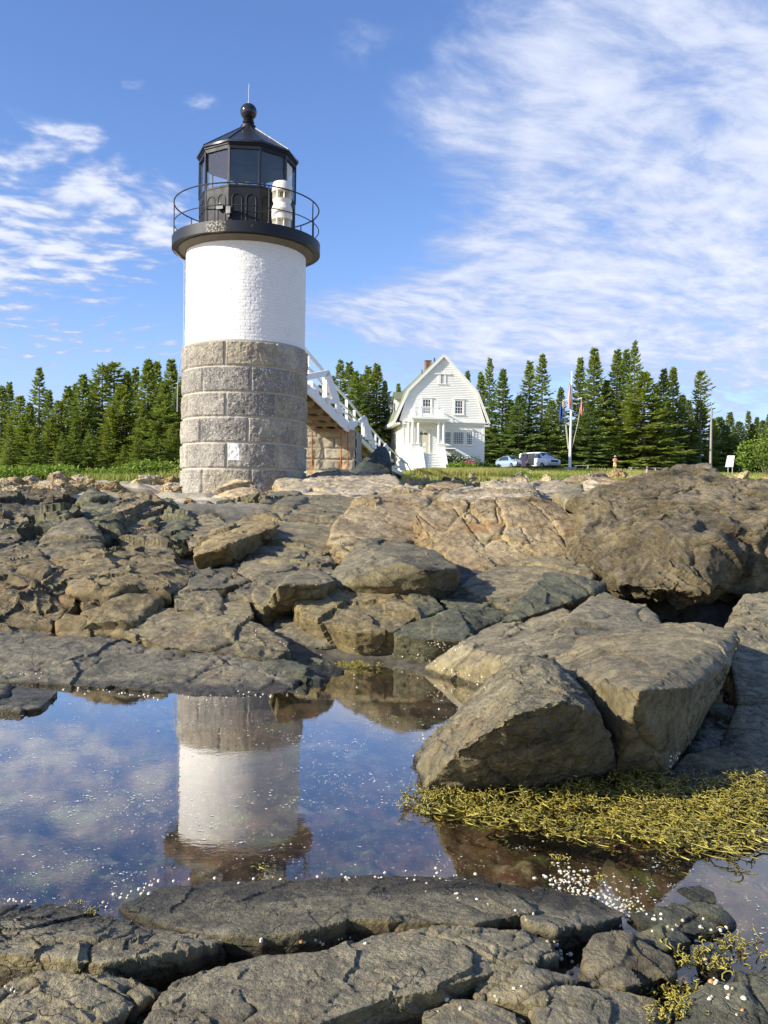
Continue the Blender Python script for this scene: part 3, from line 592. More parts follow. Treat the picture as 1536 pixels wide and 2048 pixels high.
rock('huge swirling layered brown outcrop on the right with a black undercut', 'gneiss', [
   [(1168, 1006, 8.2), (1200, 972, 8.6), (1290, 952, 9.0), (1370, 932, 9.3), (1414, 930, 9.3), (1440, 952, 8.9), (1480, 1000, 7.9), (1486, 1100, 6.9), (1450, 1170, 6.5), (1400, 1186, 6.25), (1310, 1178, 6.3), (1240, 1168, 6.6), (1190, 1130, 7.0), (1166, 1060, 7.6), (1240, 1060, 7.3), (1360, 1080, 6.7), (1420, 1090, 6.6)],
   [(1400,940,8.9), (1450,953,8.8), (1540,974,8.4), (1720,1000,8.0), (1720,1190,7.0), (1500,1192,6.95), (1450,1180,6.95), (1420,1060,7.0), (1540,1050,7.1)],
   [(1140, 1072, 8.2), (1185, 1040, 8.0), (1230, 1090, 7.3), (1250, 1172, 6.8), (1214, 1172, 6.8), (1160, 1110, 7.5)],
   [(1150,992,9.0), (1260,958,9.4), (1330,945,9.6), (1330,1000,8.6), (1200,1020,8.4)]], .9, .12, vox=.0023, amp=.018, block=.012, crack=.010, strata=.060)
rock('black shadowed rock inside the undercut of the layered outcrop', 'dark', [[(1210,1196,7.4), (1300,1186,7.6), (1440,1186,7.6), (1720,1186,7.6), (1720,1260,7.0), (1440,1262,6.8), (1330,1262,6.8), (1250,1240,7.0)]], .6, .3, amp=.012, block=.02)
rock('pale cracked granite slab left of the dark angular rock', 'pale', [[(1040, 982, 17.0), (1070, 964, 19.5), (1118, 962, 20.0), (1140, 974, 18.5), (1128, 996, 15.5), (1060, 1002, 15.0)]], 1.5, .5, amp=.010, block=.014)
rock('low tan rock behind the dark angular rock', 'buff', [[(1096, 972, 21.0), (1140, 960, 23.0), (1200, 957, 24.0), (1236, 968, 22.0), (1180, 980, 20.0)]], 1.5, .5, amp=.010, block=.014)
# --- right-hand boulders
rock('long grey slab rising right from the pool corner', 'slab', [[Z(852,1338,.015), (920,1288,5.0), (962,1260,5.4), (1040,1230,5.7), (1122,1214,5.8), (1165,1246,5.2), (1130,1292,4.6), (1060,1326,4.2), Z(975,1370,.02), Z(900,1354,.01)]], .3, .2, amp=.007, block=.008, crack=.010)
rock('grey peaked slab with a shaded step, behind the two big boulders', 'slab', [[(1090,1296,4.5), (1160,1212,5.5), (1204,1176,6.1), (1240,1190,5.95), (1292,1210,5.7), (1322,1254,5.25), (1290,1262,5.05), (1166,1262,4.85), (1150,1285,4.65), (1096,1336,4.1), Z(985,1372,.02)]], .3, .2, amp=.007, block=.008, crack=.010)
rock('small orange-topped stone lodged behind the peaked slab', 'brown', [[(1096,1228,5.7), (1134,1192,6.2), (1160,1202,6.1), (1136,1238,5.6)]], .2, .15, amp=.005, block=.006)
rock('big dark-faced leaning boulder with a pale smooth top, rising out of the weed', 'grey', [[Z(828,1514,.02), Z(820,1535,.0), Z(843,1584,-.004), (920, 1496, 2.70), (1026, 1430, 2.53), (1132, 1400, 2.62), (1208, 1432, 2.84), (946, 1400, 3.45), (1022, 1322, 3.5), (1050, 1312, 3.52), (1106, 1317, 3.55), (1140, 1342, 3.45), (1214, 1470, 3.02), (1214, 1508, 3.08), Z(1236,1556,-.005), Z(1135,1572,-.01), Z(1030,1584,-.01)]], .35, .12, vox=.0019, amp=.016, block=.007, crack=.010)
rock('big flat-topped boulder with a tan left facet beside the dark-faced boulder', 'grey', [[(1100,1324,4.05), (1160,1274,4.4), (1232,1262,4.5), (1356,1258,4.6), (1392,1240,4.8), (1472,1262,4.4), (1476,1276,4.3), (1458,1326,3.75), (1382, 1374, 3.08), (1279, 1381, 2.78), (1164, 1364, 3.35), (1392, 1440, 3.4), (1362,1490,3.3), (1246,1512,3.08), Z(1240,1566,-.01), Z(1332,1560,-.01)]], .3, .12, vox=.0019, amp=.007, block=.006, crack=.008)
rock('tan rounded rock at the right-hand waterline behind the weed', 'brown', [[Z(1326,1562,.0), (1374,1514,3.3), (1440,1494,3.45), (1500,1500,3.4), (1524,1560,3.05), Z(1472,1582,-.005), Z(1380,1582,-.005)]], .2, .12, amp=.007, block=.006)
rock('large grey-brown boulder on the right edge above the weed', 'slab', [[(1440,1498,3.5), (1474,1412,4.0), (1540,1408,4.0), (1720,1420,3.9), (1720,1575,3.0), (1520,1576,3.0), (1500,1520,3.3)]], .4, .2, amp=.008, block=.010)
rock('shaded boulder wedged between the flat-topped boulder and the right edge', 'slab', [[(1460,1322,4.5), (1482,1278,4.9), (1540,1286,4.9), (1720,1310,4.7), (1720,1410,4.1), (1524,1416,4.1), (1478,1404,4.1)]], .4, .25, amp=.008, block=.010)
rock('grey boulder at the right edge under the layered outcrop', 'slab', [[(1448,1252,5.6), (1490,1194,6.4), (1536,1188,6.5), (1720,1190,6.5), (1720,1310,4.9), (1540,1296,4.9), (1474,1272,5.2)]], .4, .3, amp=.007, block=.008)
rock('dark stone in the shaded gap right of the flat-topped boulder', 'dark', [[(1374,1462,3.75), (1428,1398,4.2), (1472,1408,4.1), (1470,1486,3.6), (1382,1510,3.4)]], .25, .2, amp=.008, block=.012)

# --- scattered smaller rocks towards the lawn
protos = []
for k in range(5):
    bm = bmesh.new(); rr = random.Random(k+50)
    vs = [bm.verts.new((rr.gauss(0, .42), rr.gauss(0, .36), rr.gauss(.05, .26))) for _ in range(26)]
    r_ = bmesh.ops.convex_hull(bm, input=vs)
    junk = list({g for g in r_['geom_interior']+r_['geom_unused'] if isinstance(g, bmesh.types.BMVert)})
    if junk: bmesh.ops.delete(bm, geom=junk, context='VERTS')
    me = bpy.data.meshes.new('h'); bm.to_mesh(me); bm.free()
    tmp = bpy.data.objects.new('tmp', me); COL.objects.link(tmp)
    md = tmp.modifiers.new('r', 'REMESH'); md.mode = 'VOXEL'; md.voxel_size = .035
    md2 = tmp.modifiers.new('s', 'SMOOTH'); md2.iterations = 2
    me2 = bpy.data.meshes.new_from_object(tmp.evaluated_get(bpy.context.evaluated_depsgraph_get())); bpy.data.objects.remove(tmp)
    n = len(me2.vertices); co = np.empty(n*3, np.float32); me2.vertices.foreach_get('co', co); co = co.reshape(-1, 3).astype(float)
    nr = np.empty(n*3, np.float32); me2.vertices.foreach_get('normal', nr); nr = nr.reshape(-1, 3)
    RN[0] += 1
    co2 = displace(co, nr, 10, dict(amp=.02, block=.025, crack=.01, f=6))
    me2.vertices.foreach_set('co', co2.astype(np.float32).ravel()); me2.polygons.foreach_set('use_smooth', np.ones(len(me2.polygons), bool)); me2.update()
    me2.name = 'loose_rock'; protos.append(me2)
vars_ = {}
def loose(px, py, wpx, mk, label, group, flat=.6):
    # find the distance at which the ground is met at this pixel
    d = ray(px, py); Y = None
    ya = np.geomspace(9, 70, 400); xa = d.x/d.y*ya; za = CAMZ + d.z/d.y*ya
    gg = ground_base(xa, ya); hit = np.nonzero(gg >= za)[0]
    Y = float(ya[hit[0]]) if len(hit) else 34.0
    x = d.x/d.y*Y; s_ = wpx/F*Y
    k = random.randrange(5); key = (k, mk)
    if key not in vars_:
        mm = protos[k].copy(); mm.materials.clear(); mm.materials.append(M[mk]); vars_[key] = mm
    o = link('loose_rock', vars_[key]); o.location = (x, Y, gz(x, Y)+.05*s_)
    o.scale = (s_*.62, s_*.62*random.uniform(.7, 1.2), s_*flat*random.uniform(.8, 1.2)); o.rotation_euler = (random.uniform(-.3, .3), random.uniform(-.3, .3), random.uniform(0, 6.28))
    tag(o, label, 'rock', group)
rs = random.Random(5)
for i in range(46):
    px = rs.uniform(-10, 362); py = rs.uniform(966, 1002) + (12 if px < 120 else 0)
    loose(px, py, rs.uniform(26, 75), rs.choice(['pale', 'pale', 'pale', 'cream', 'buff']), 'pale granite rock on the bleached shore bank left of the tower', 'pale bank rocks left of the tower', .45)
for i in range(62):
    px = rs.uniform(800, 1185); py = rs.uniform(968, 994)
    loose(px, py, rs.uniform(14, 42), rs.choice(['pale', 'pale', 'grey', 'slab', 'buff']), 'small loose rock along the edge of the lawn right of the footbridge', 'loose rocks along the lawn edge', .6)
for i in range(22):
    px = rs.uniform(1090, 1300); py = rs.uniform(962, 984)
    loose(px, py, rs.uniform(18, 50), rs.choice(['pale', 'buff', 'grey']), 'small rock behind the left shoulder of the layered outcrop', 'small rocks behind the outcrop shoulder', .6)
for i in range(12):
    px = rs.uniform(1440, 1540); py = rs.uniform(955, 975)
    loose(px, py, rs.uniform(20, 50), rs.choice(['pale', 'buff']), 'small pale rock behind the right end of the layered outcrop', 'pale rocks behind the outcrop', .5)
for i in range(14):
    px = rs.uniform(370, 560); py = rs.uniform(1000, 1028)
    loose(px, py, rs.uniform(16, 40), rs.choice(['grey', 'buff', 'dark']), 'small broken rock below the front of the tower', 'broken rocks below the tower', .6)
for i in range(26):
    px = rs.uniform(215, 380); py = rs.uniform(1090, 1118) if i % 2 else rs.uniform(1000, 1030)
    loose(px, py, rs.uniform(10, 28), rs.choice(['grey', 'dark']), 'small stone lodged around the left rock mound', 'stones around the left mound', .6)
# ------------------------------------------------------------------ shells, weed and flecks in the pool
bpy.context.view_layer.update()
DG = bpy.context.evaluated_depsgraph_get()
def hit(px, py, through=True):
    o = Vector((0, 0, CAMZ)); d = ray(px, py).normalized(); st_ = o
    for _ in range(4):
        ok, loc, nrm, idx, ob, mtx = scene.ray_cast(DG, st_, d)
        if not ok: return None
        if ob.name == 'tide_pool_water' and through: st_ = loc + d*.002; continue
        return loc, nrm, ob
    return None
m, t, b = mat('snail_shell'); p = t.pos()
oi = t.node('ShaderNodeObjectInfo').outputs['Random']
c = t.mix(t.mapr(oi, .15, .5), (0.34, 0.26, 0.15), (0.66, 0.60, 0.47)); c = t.mix(t.mapr(oi, .90, .93), c, (0.55, .25, .08))
c = t.mix(t.mapr(t.noise(p, 220, 3), .5, .7), c, t.mix(1.0, c, (.7, .65, .55), 'MULTIPLY'))
t.put(b.inputs['Base Color'], c); b.inputs['Roughness'].default_value = .35; M['shell'] = m
def shell_mesh(k):
    rr = random.Random(k); v = []; f = []; n = 10
    prof = [(0, 1.0), (.34, .93), (.62, .74), (.86, .42), (1.0, .05), (.97, -.25), (.6, -.5), (0, -.55)]
    if k % 2: prof = [(0, 1.15), (.2, 1.0), (.36, .86), (.40, .72), (.66, .58), (.80, .40), (.84, .2), (1.0, 0), (.95, -.3), (.5, -.52), (0, -.55)]
    mb = MB()
    for i, (r_, z_) in enumerate(prof):
        for j in range(n):
            a = 2*math.pi*j/n; q = 1+.07*math.sin(a+ i*.7)
            v.append((r_*math.cos(a)*q + .12*(1-z_), r_*math.sin(a)*q*.88, z_*.72))
    for i in range(len(prof)-1):
        for j in range(n): f.append((i*n+j, i*n+(j+1) % n, (i+1)*n+(j+1) % n, (i+1)*n+j))
    mb.add(v, f, True); me = mb.mesh('sea_snail'); me.materials.append(M['shell']); return me
shells = [shell_mesh(k) for k in range(4)]
CL = [ # px0, py0, px1, py1, jitter, n, size(m), label
 (5, 1345, 95, 1352, 5, 14, .008, 'small white sea snail along the sliver of water at the left edge'),
 (120, 1372, 350, 1402, 7, 26, .009, 'small white sea snail along the wet left edge of the pool ledge'),
 (350, 1396, 620, 1386, 7, 22, .008, 'small white sea snail at the waterline in front of the tower reflection'),
 (440, 1230, 720, 1370, 30, 22, .008, 'small white sea snail on the slabs around the far pool corner'),
 (700, 1300, 880, 1320, 10, 16, .008, 'small white sea snail beside the brown shallow water'),
 (856, 1285, 925, 1300, 9, 44, .007, 'small white sea snail in the dense patch under the dark boulder'),
 (850, 1318, 975, 1375, 9, 28, .008, 'small white sea snail along the right corner of the pool'),
 (1330, 1550, 1372, 1478, 8, 16, .008, 'small white sea snail in the cleft right of the flat-topped boulder'),
 (820, 1510, 880, 1420, 6, 8, .008, 'small white sea snail up the left edge of the dark-faced boulder'),
 (845, 1573, 925, 1578, 5, 14, .006, 'small white sea snail along the foot of the dark-faced boulder'),
 (60, 1200, 700, 1250, 70, 12, .006, 'lone white sea snail high on the left-hand rocks'),
 (-5, 1800, 130, 1806, 5, 7, .007, 'pale sea snail at the left end of the near waterline'),
 (205, 1812, 310, 1765, 12, 20, .0075, 'bright white sea snail on the dark wet tip of the near ledge'),
 (300, 1765, 980, 1745, 9, 34, .007, 'small white sea snail along the near edge of the pool'),
 (430, 1885, 740, 1880, 8, 12, .006, 'small white sea snail in the wet gap between the front ledges'),
 (850, 1775, 1100, 1830, 18, 14, .006, 'small white sea snail on the near grey ledge right of centre'),
 (1105, 1880, 1150, 1950, 14, 16, .007, 'small white sea snail in the dark gap at the lower right'),
 (1230, 1830, 1480, 1860, 16, 22, .007, 'small white sea snail on the wet black ridge rock'),
 (1380, 1900, 1500, 2030, 28, 22, .008, 'pale sea snail among the yellow weed at bottom right'),
 (850, 2010, 1100, 1985, 20, 8, .006, 'small white sea snail on the bottom ledges right of centre'),
 (0, 1975, 30, 1980, 6, 10, .0035, 'tiny white sea snail in the cleft at the lower left edge')]
rs = random.Random(3)
for (x0, y0, x1, y1, j, n, sz, lab) in CL:
    for i in range(n):
        k = rs.random(); hh = hit(x0+(x1-x0)*k+rs.gauss(0, j*.7), y0+(y1-y0)*k+rs.gauss(0, j*.5))
        if not hh: continue
        loc, nrm, ob = hh
        if loc.y > 8: continue
        s_ = sz*rs.uniform(.4, .95)*.85
        o = link('sea_snail', shells[rs.randrange(4)]); o.location = loc + nrm*s_*.15; o.scale = (s_, s_, s_)
        o.rotation_euler = (nrm.to_track_quat('Z', 'Y').to_matrix().to_4x4() @ Matrix.Rotation(rs.uniform(0, 6.28), 4, 'Z') @ Matrix.Rotation(rs.uniform(-.6, .6), 4, 'X')).to_euler()
        tag(o, lab, 'sea snail', 'sea snails on the rocks and ledges')
# drift of white snails too many to count, on the bed of the right-hand shallows
def merged(name, me, placements, mat_, label=None):
    n0 = len(me.vertices); co = np.empty(n0*3, np.float32); me.vertices.foreach_get('co', co); co = co.reshape(-1, 3)
    fs = [list(p_.vertices) for p_ in me.polygons]; V = []; Fc = []
    for i, mt in enumerate(placements):
        A = np.array(mt); V.append(co@A[:3, :3].T + A[:3, 3]); Fc += [[q+i*n0 for q in f_] for f_ in fs]
    m2 = bpy.data.meshes.new(name); m2.from_pydata(np.concatenate(V).tolist(), [], Fc); m2.polygons.foreach_set('use_smooth', [True]*len(Fc)); m2.update()
    o = link(name, m2, None, mat_); tag(o, label, 'sea snails', None, 'stuff'); return o
m, t, b = mat('pale_shell_drift'); t.put(b.inputs['Base Color'], t.mix(t.mapr(t.noise(t.pos(), 55, 3), .35, .65), (.42, .38, .27), (.74, .70, .58))); b.inputs['Roughness'].default_value = .4; M['drift'] = m
pl_list = []
for i in range(270):
    k = rs.random(); px = 1115+150*k+rs.gauss(0, 26); py = 1748+88*k+rs.gauss(0, 13)
    q = Wz(px, py, 0.0005 + rs.uniform(-.004, .002)); s_ = rs.uniform(.002, .0062)
    pl_list.append(Matrix.Translation(q) @ Matrix.Rotation(rs.uniform(0, 6), 4, 'Z') @ Matrix.Diagonal((s_, s_*rs.uniform(.6, 1), s_*.8, 1)))
for i in range(300):
    px = rs.uniform(-20, 1100); py = rs.uniform(1420, 1760); q = Wz(px, py, .0)
    if abs(q.x) > 3: continue
    hh = hit(px, py)
    if not hh or hh[2].name != 'ground': continue
    s_ = rs.uniform(.0015, .004)
    pl_list.append(Matrix.Translation(hh[0]) @ Matrix.Diagonal((s_, s_, s_, 1)))
merged('shell_drift', shells[0], pl_list, M['drift'], 'drift of countless tiny white shells in the right-hand shallows')

# flecks of foam and pollen floating on the pool
m, t, b = mat('floating_flecks'); t.put(b.inputs['Base Color'], t.mix(t.mapr(t.noise(t.pos(), 30, 3), .4, .6), (.62, .64, .48), (.80, .82, .78))); b.inputs['Roughness'].default_value = .6
vv = []; ff = []
for i in range(19000):
    px = rs.uniform(-40, 1560); py = rs.uniform(1400, 1880)**1.0
    dn = .5+.5*vnoise(np.array([[px/130, py/38, 1.3]]), 5)[0] ; dn2 = .5+.5*vnoise(np.array([[px/34, py/11, 4.3]]), 8)[0]
    if dn*dn2 < rs.uniform(.22, .62): continue
    if px > 1240 and py < 1710: continue
    q = Wz(px, py, .0015); r_ = rs.choice([.0008, .001, .0014, .0020, .0028, .0042 if rs.random() < .3 else .0012])*(q.y/2.6)
    n = 5; b0 = len(vv)
    for k in range(n):
        a = 2*math.pi*k/n + rs.random()*.7; rr = r_*rs.uniform(.5, 1.3); vv.append((q.x+rr*math.cos(a)*1.25, q.y+rr*math.sin(a), q.z))
    vv.append((q.x, q.y, q.z+.0006)); ff += [(b0+k, b0+(k+1) % n, b0+n) for k in range(n)]
me = bpy.data.meshes.new('floating_flecks'); me.from_pydata(vv, [], ff); me.materials.append(m)
tag(link('floating_flecks', me), 'pale flecks of foam floating on the tide pool', 'foam', None, 'stuff')

# yellow rockweed
m, t, b = mat('rockweed'); at = t.attr('tone'); tip = t.attr('tip')
c = t.mix(at, (0.085, 0.068, 0.012), (0.34, 0.28, 0.040)); c = t.mix(t.mapr(tip, .45, 1.0, 0, .75), c, (0.62, 0.53, 0.10))
t.put(b.inputs['Base Color'], c); b.inputs['Roughness'].default_value = .38; b.inputs['Specular IOR Level'].default_value = .5; M['weed'] = m
def weed(name, strands, label):
    """strands: (root, heading, length, radius, tone)"""
    V = []; Q = []; T = []; TP = []
    def strand(p0, hd, L, r0, tone, z0, rise, lvl=0):
        n = 7; p_ = Vector(p0); b0 = len(V); curl = rs.uniform(-3, 3)*(.6/max(L, .03))*.05
        pts = []
        for i in range(n):
            s_ = i/(n-1); pts.append((p_.copy(), hd, s_)); hd += curl + rs.uniform(-.28, .28)
            p_ = p_ + Vector((math.cos(hd), math.sin(hd), 0))*(L/(n-1)); p_.z = z0 + rise*math.sin(s_*2.6)
        for (pp, h_, s_) in pts:
            r_ = r0*(1-.45*s_)*(1+.35*math.sin(s_*19+tone*9)*.5)
            sx = Vector((-math.sin(h_), math.cos(h_), 0))
            for a in (0, 2.09, 4.19):
                V.append(pp + sx*r_*math.cos(a)*1.25 + Vector((0, 0, 1))*r_*math.sin(a+.5)); T.append(tone); TP.append(s_)
        for i in range(n-1):
            for k in range(3): Q.append((b0+i*3+k, b0+i*3+(k+1) % 3, b0+(i+1)*3+(k+1) % 3, b0+(i+1)*3+k))
        if lvl < 2 and L > .03:
            for s_i in rs.sample(range(2, 6), 2 if lvl == 0 else 1):
                pp, h_, s_ = pts[s_i]
                strand(pp, h_+rs.choice([-1, 1])*rs.uniform(.4, .9), L*.42, r0*.8, min(1, tone+.1), pp.z, rise*.6+.002, lvl+1)
    for (p0, hd, L, r0, tone, rise) in strands: strand(p0, hd, L, r0, tone, p0[2], rise)
    me = np_mesh(name, np.array([tuple(v_) for v_ in V]), np.array(Q)); vattr(me, 'tone', T); vattr(me, 'tip', TP); me.materials.append(M['weed'])
    return tag(link(name, me), label, 'seaweed', None, 'stuff')
up = [(838, 1612), (960, 1592), (1100, 1582), (1200, 1572), (1280, 1552), (1330, 1572), (1420, 1590), (1560, 1572)]
lo = [(838, 1614), (960, 1640), (1100, 1664), (1240, 1676), (1340, 1664), (1430, 1698), (1560, 1690)]
st_ = []
for i in range(1350):
    px = 838+ (1600-838)*rs.random()**.85
    y0 = np.interp(px, [a for a, _ in up], [b_ for _, b_ in up]); y1 = np.interp(px, [a for a, _ in lo], [b_ for _, b_ in lo])
    k = rs.random()**1.35; py = y0 + (y1-y0)*k*1.05
    right = px > 1290
    if .5+.5*vnoise(np.array([[px/60, py/16, 2.2]]), 15)[0] < rs.uniform(.05, .45)*(.6+k): continue
    z0 = rs.uniform(-.014, .006) if not right else rs.uniform(-.008, .012)
    q = Wz(px, py, z0)
    hd = rs.gauss(3.0, .55) if right else rs.choice([rs.gauss(2.6, .7), rs.gauss(1.2, .7), rs.gauss(3.9, .5)])
    L = rs.uniform(.09, .2) if right else rs.uniform(.05, .13)
    st_.append(((q.x, q.y, q.z), hd, L, rs.uniform(.0018, .0036), rs.random()**1.6*(1 if k > .2 else .5), rs.uniform(.002, .034)*(1-.6*k)))
weed('rockweed_bed', st_, 'olive-yellow rockweed floating at the foot of the two big boulders')
def clump(px, py, n, sp, label, L=.03, z=None):
    hh = hit(px, py, True); q0 = hh[0] if z is None else Wz(px, py, z)
    ss = []
    for i in range(n):
        q = Vector((q0.x+rs.gauss(0, sp), q0.y+rs.gauss(0, sp*.7), q0.z+.004)); ss.append((tuple(q), rs.uniform(0, 6.28), L*rs.uniform(.6, 1.3), rs.uniform(.0014, .0026), rs.uniform(.5, 1), rs.uniform(.004, .016)))
    weed('rockweed_clump', ss, label)
clump(708, 1333, 70, .07, 'small yellow weed tuft at the far corner of the pool', .05, .004)
clump(148, 1815, 10, .012, 'orange-yellow weed scrap at the left near edge of the pool', .022)
clump(182, 1826, 10, .012, 'yellow weed scrap on the left front ledge', .02)
clump(524, 1742, 8, .008, 'tiny yellow weed scrap inside the tower reflection', .018, .002)
clump(1116, 1722, 10, .012, 'yellow weed sprig in front of the dark reflection', .02, .002)
clump(1200, 1762, 14, .014, 'yellow weed tuft beside the shell drift', .018, .002)
clump(1338, 1990, 50, .035, 'yellow weed tangle between the bottom right rocks', .035)
clump(1405, 1925, 50, .05, 'bright yellow weed tangle at the lower right', .035)
clump(1330, 2030, 30, .025, 'small yellow weed tuft at the bottom edge, right', .03)
clump(1470, 1900, 34, .04, 'yellow weed fringe near the right edge', .03)

# ------------------------------------------------------------------ lighthouse
TB = W(487, 985, 22.0); TX, TY = TB.x, TB.y; T0 = 1.10
fdir = Vector((-TX, -TY, 0)).normalized(); rdir = Vector((-fdir.y, fdir.x, 0)); TR = math.atan2(rdir.y, rdir.x)
tower = empty('lighthouse', (TX, TY, T0), TR)
tag(tower, 'lighthouse with grey granite base, white brick shaft and black lantern room', 'lighthouse')
def zz(z): return z-T0
def cyl_grid(Rr, z0, z1, na, nz):
    th = np.linspace(0, 2*np.pi, na, endpoint=False); z = np.linspace(z0, z1, nz)
    Zg, Tg = np.meshgrid(z, th, indexing='ij'); return Tg.ravel(), Zg.ravel()
# granite courses
joints = [1.05, 1.79, 2.38, 2.97, 3.54, 4.13, 4.72]
na, nz = 620, 240
Tg, Zg = cyl_grid(1.5, 1.05, 4.72, na, nz)
row = np.clip(np.searchsorted(joints, Zg, 'right')-1, 0, 5)
offd = np.where((5-row) % 2 == 0, -18.0, 6.0) + np.array([0, 2.5, -3, 1.5, -1, 0])[row]
deg = np.degrees(Tg)  # azimuth, 0 = facing the viewer
bw = (deg-offd)/45.0; colm = np.floor(bw).astype(int) % 8; fr_ = bw-np.floor(bw)
RB = 1.50
dj = np.minimum(np.minimum(fr_, 1-fr_)*RB*math.pi/4, np.minimum(Zg-np.array(joints)[row], np.array(joints)[row+1]-Zg))
topd = np.where(row == 5, 9, 9); 
P3 = np.stack([RB*np.sin(Tg), -RB*np.cos(Tg), Zg], -1)
wob = .008*vnoise(P3*9, 71)
dj = dj + wob
ins = np.clip((dj-.012)/.03, 0, 1); ins = ins*ins*(3-2*ins)
rid = row*8+colm; rh = _h(rid, rid*0, rid*0, 4); rh2 = _h(rid, rid*0, rid*0, 9)
rough = .020*fbm(P3*5, 4, 72, .6) + .012*ridged(P3*13, 3, 75) + .007*fbm(P3*45, 2, 78)
Rv = RB - .035*(1-ins) + ins*(rough*.7 + .010 + (rh-.5)*.015)
Rv = np.where((row == 5) & (Zg > 4.66), Rv-.03*((Zg-4.66)/.06)**2, Rv)
V = np.stack([Rv*np.sin(Tg), -Rv*np.cos(Tg), zz(Zg)], -1)
q = grid_quads(nz, na, True); me = np_mesh('granite_base', V, q); vattr(me, 'tone', rh); vattr(me, 'hue', rh2); vattr(me, 'stone', ins)
# painted patch
patch = ((deg > 360-13.5) & (deg < 360-4.6) & (Zg > 1.98) & (Zg < 2.34)).astype(float) * (vnoise(P3*16, 5) > -2)
vattr(me, 'patch', patch)
m, t, b = mat('rough_granite'); p = t.pos(); tone, hue, stn, pt = t.attr('tone'), t.attr('hue'), t.attr('stone'), t.attr('patch')
c = t.mix(tone, (0.20, 0.19, 0.17), (0.42, 0.385, 0.31)); c = t.mix(t.mapr(hue, .3, 1), c, (0.36, 0.31, 0.21))
c = t.mix(t.mapr(t.noise(p, 2.2, 6, .65), .35, .62), t.mix(1.0, c, (.62, .62, .66), 'MULTIPLY'), c)
c = t.mix(t.mapr(t.noise(p, 30, 5, .7), .52, .66), c, (0.62, 0.57, 0.46))
c = t.mix(t.math('MULTIPLY', t.mapr(t.noise(p, 9, 5, .7), .5, .7), .5), c, (0.10, 0.10, 0.10))
c = t.mix(stn, (0.44, 0.41, 0.34), c); c = t.mix(pt, c, (0.80, 0.79, .76))
t.put(b.inputs['Base Color'], c); b.inputs['Roughness'].default_value = .85; b.inputs['Specular IOR Level'].default_value = .25
t.put(b.inputs['Normal'], t.bump(t.noise(p, 38, 7, .75), .8, .018)); M['granite'] = m
link('granite_base', me, tower, m)
mb = MB(); mb.lathe([(1.47, zz(4.69)), (1.47, zz(4.735)), (1.38, zz(4.74))], n=96); mb.build('base_ledge', m, tower)
# footing ring
mb = MB(); mb.lathe([(1.60, zz(.9)), (1.60, zz(1.17)), (1.52, zz(1.20)), (1.2, zz(1.21))], n=64)
M['mortar'] = simple('pale_mortar', (.52, .47, .37), .9, .2, 6, .4); mb.build('footing_ring', M['mortar'], tower)
# brick shaft
na, nz = 860, 230
Tg, Zg = cyl_grid(1.44, 4.73, 7.12, na, nz)
ch = .0755; row = np.floor((Zg-4.73)/ch).astype(int); zf = (Zg-4.73)/ch-row
nb = 42; bw = Tg/(2*np.pi)*nb + np.where(row % 2 == 0, 0, .5); ci = np.floor(bw).astype(int) % nb; bf = bw-np.floor(bw)
dj = np.minimum(np.minimum(bf, 1-bf)*2*math.pi*1.44/nb, np.minimum(zf, 1-zf)*ch)
rh = _h(row, ci, row*0, 33); rh2 = _h(row, ci, row*0, 35)
P3 = np.stack([1.44*np.sin(Tg), -1.44*np.cos(Tg), Zg], -1)
jn = np.clip((dj-.003)/.008, 0, 1)
Rv = 1.438 + .0035*jn + (rh-.5)*.005*jn + (bf-.5)*(rh2-.5)*.008*jn + .006*fbm(P3*2.2, 2, 81) + .0025*fbm(P3*24, 2, 83)
me = np_mesh('brick_shaft', np.stack([Rv*np.sin(Tg), -Rv*np.cos(Tg), zz(Zg)], -1), grid_quads(nz, na, True)); vattr(me, 'joint', 1-jn)
m, t, b = mat('whitewashed_brick'); p = t.pos(); Zc = t.xyz(p)[2]
c = t.mix(t.mapr(t.noise(p, 5, 6, .7), .5, .75), (0.80, 0.785, 0.735), (0.72, 0.70, 0.64))
grime = t.math('MULTIPLY', t.mapr(t.math('ADD', Zc, t.math('MULTIPLY', t.noise(t.vmath('MULTIPLY', p, (4, 4, 1.2)), 1.5, 6, .7), .22)), 7.08, 7.30), .8)
c = t.mix(grime, c, (0.20, 0.17, 0.11))
c = t.mix(t.math('MULTIPLY', t.attr('joint'), .25), c, (.55, .52, .45))
t.put(b.inputs['Base Color'], c); b.inputs['Roughness'].default_value = .65; t.put(b.inputs['Normal'], t.bump(t.noise(p, 60, 4, .6), .25, .004))
link('brick_shaft', me, tower, m)
# gallery
mb = MB(); mb.lathe([(1.40, zz(7.10)), (1.70, zz(7.115)), (1.775, zz(7.10)), (1.785, zz(7.10)), (1.785, zz(7.345)), (1.77, zz(7.35)), (1.72, zz(7.345)), (.9, zz(7.34))], n=128)
m, t, b = mat('gallery_paint'); p = t.pos()
pe = t.math('MULTIPLY', t.mapr(t.noise(p, 24, 6, .75), .50, .54), t.mapr(t.vmath('LENGTH', t.vmath('SUBTRACT', p, tuple(Vector((TX, TY, 7.24)) + fdir*1.66 - rdir*.72))), .30, .16))
pe = t.math('MAXIMUM', pe, t.mapr(t.noise(p, 9, 6, .72), .70, .73))
t.put(b.inputs['Base Color'], t.mix(pe, (0.015, 0.017, 0.022), (0.40, 0.36, 0.27))); b.inputs['Roughness'].default_value = .5; b.inputs['Specular IOR Level'].default_value = .3
mb.build('gallery_deck', m, tower)
mb = MB(); mb.lathe([(1.445, zz(7.0)), (1.62, zz(7.095)), (1.62, zz(7.105)), (1.40, zz(7.105))], n=96); mb.build('gallery_soffit', simple('stained_soffit', (.16, .145, .11), .8, .4, 4), tower)
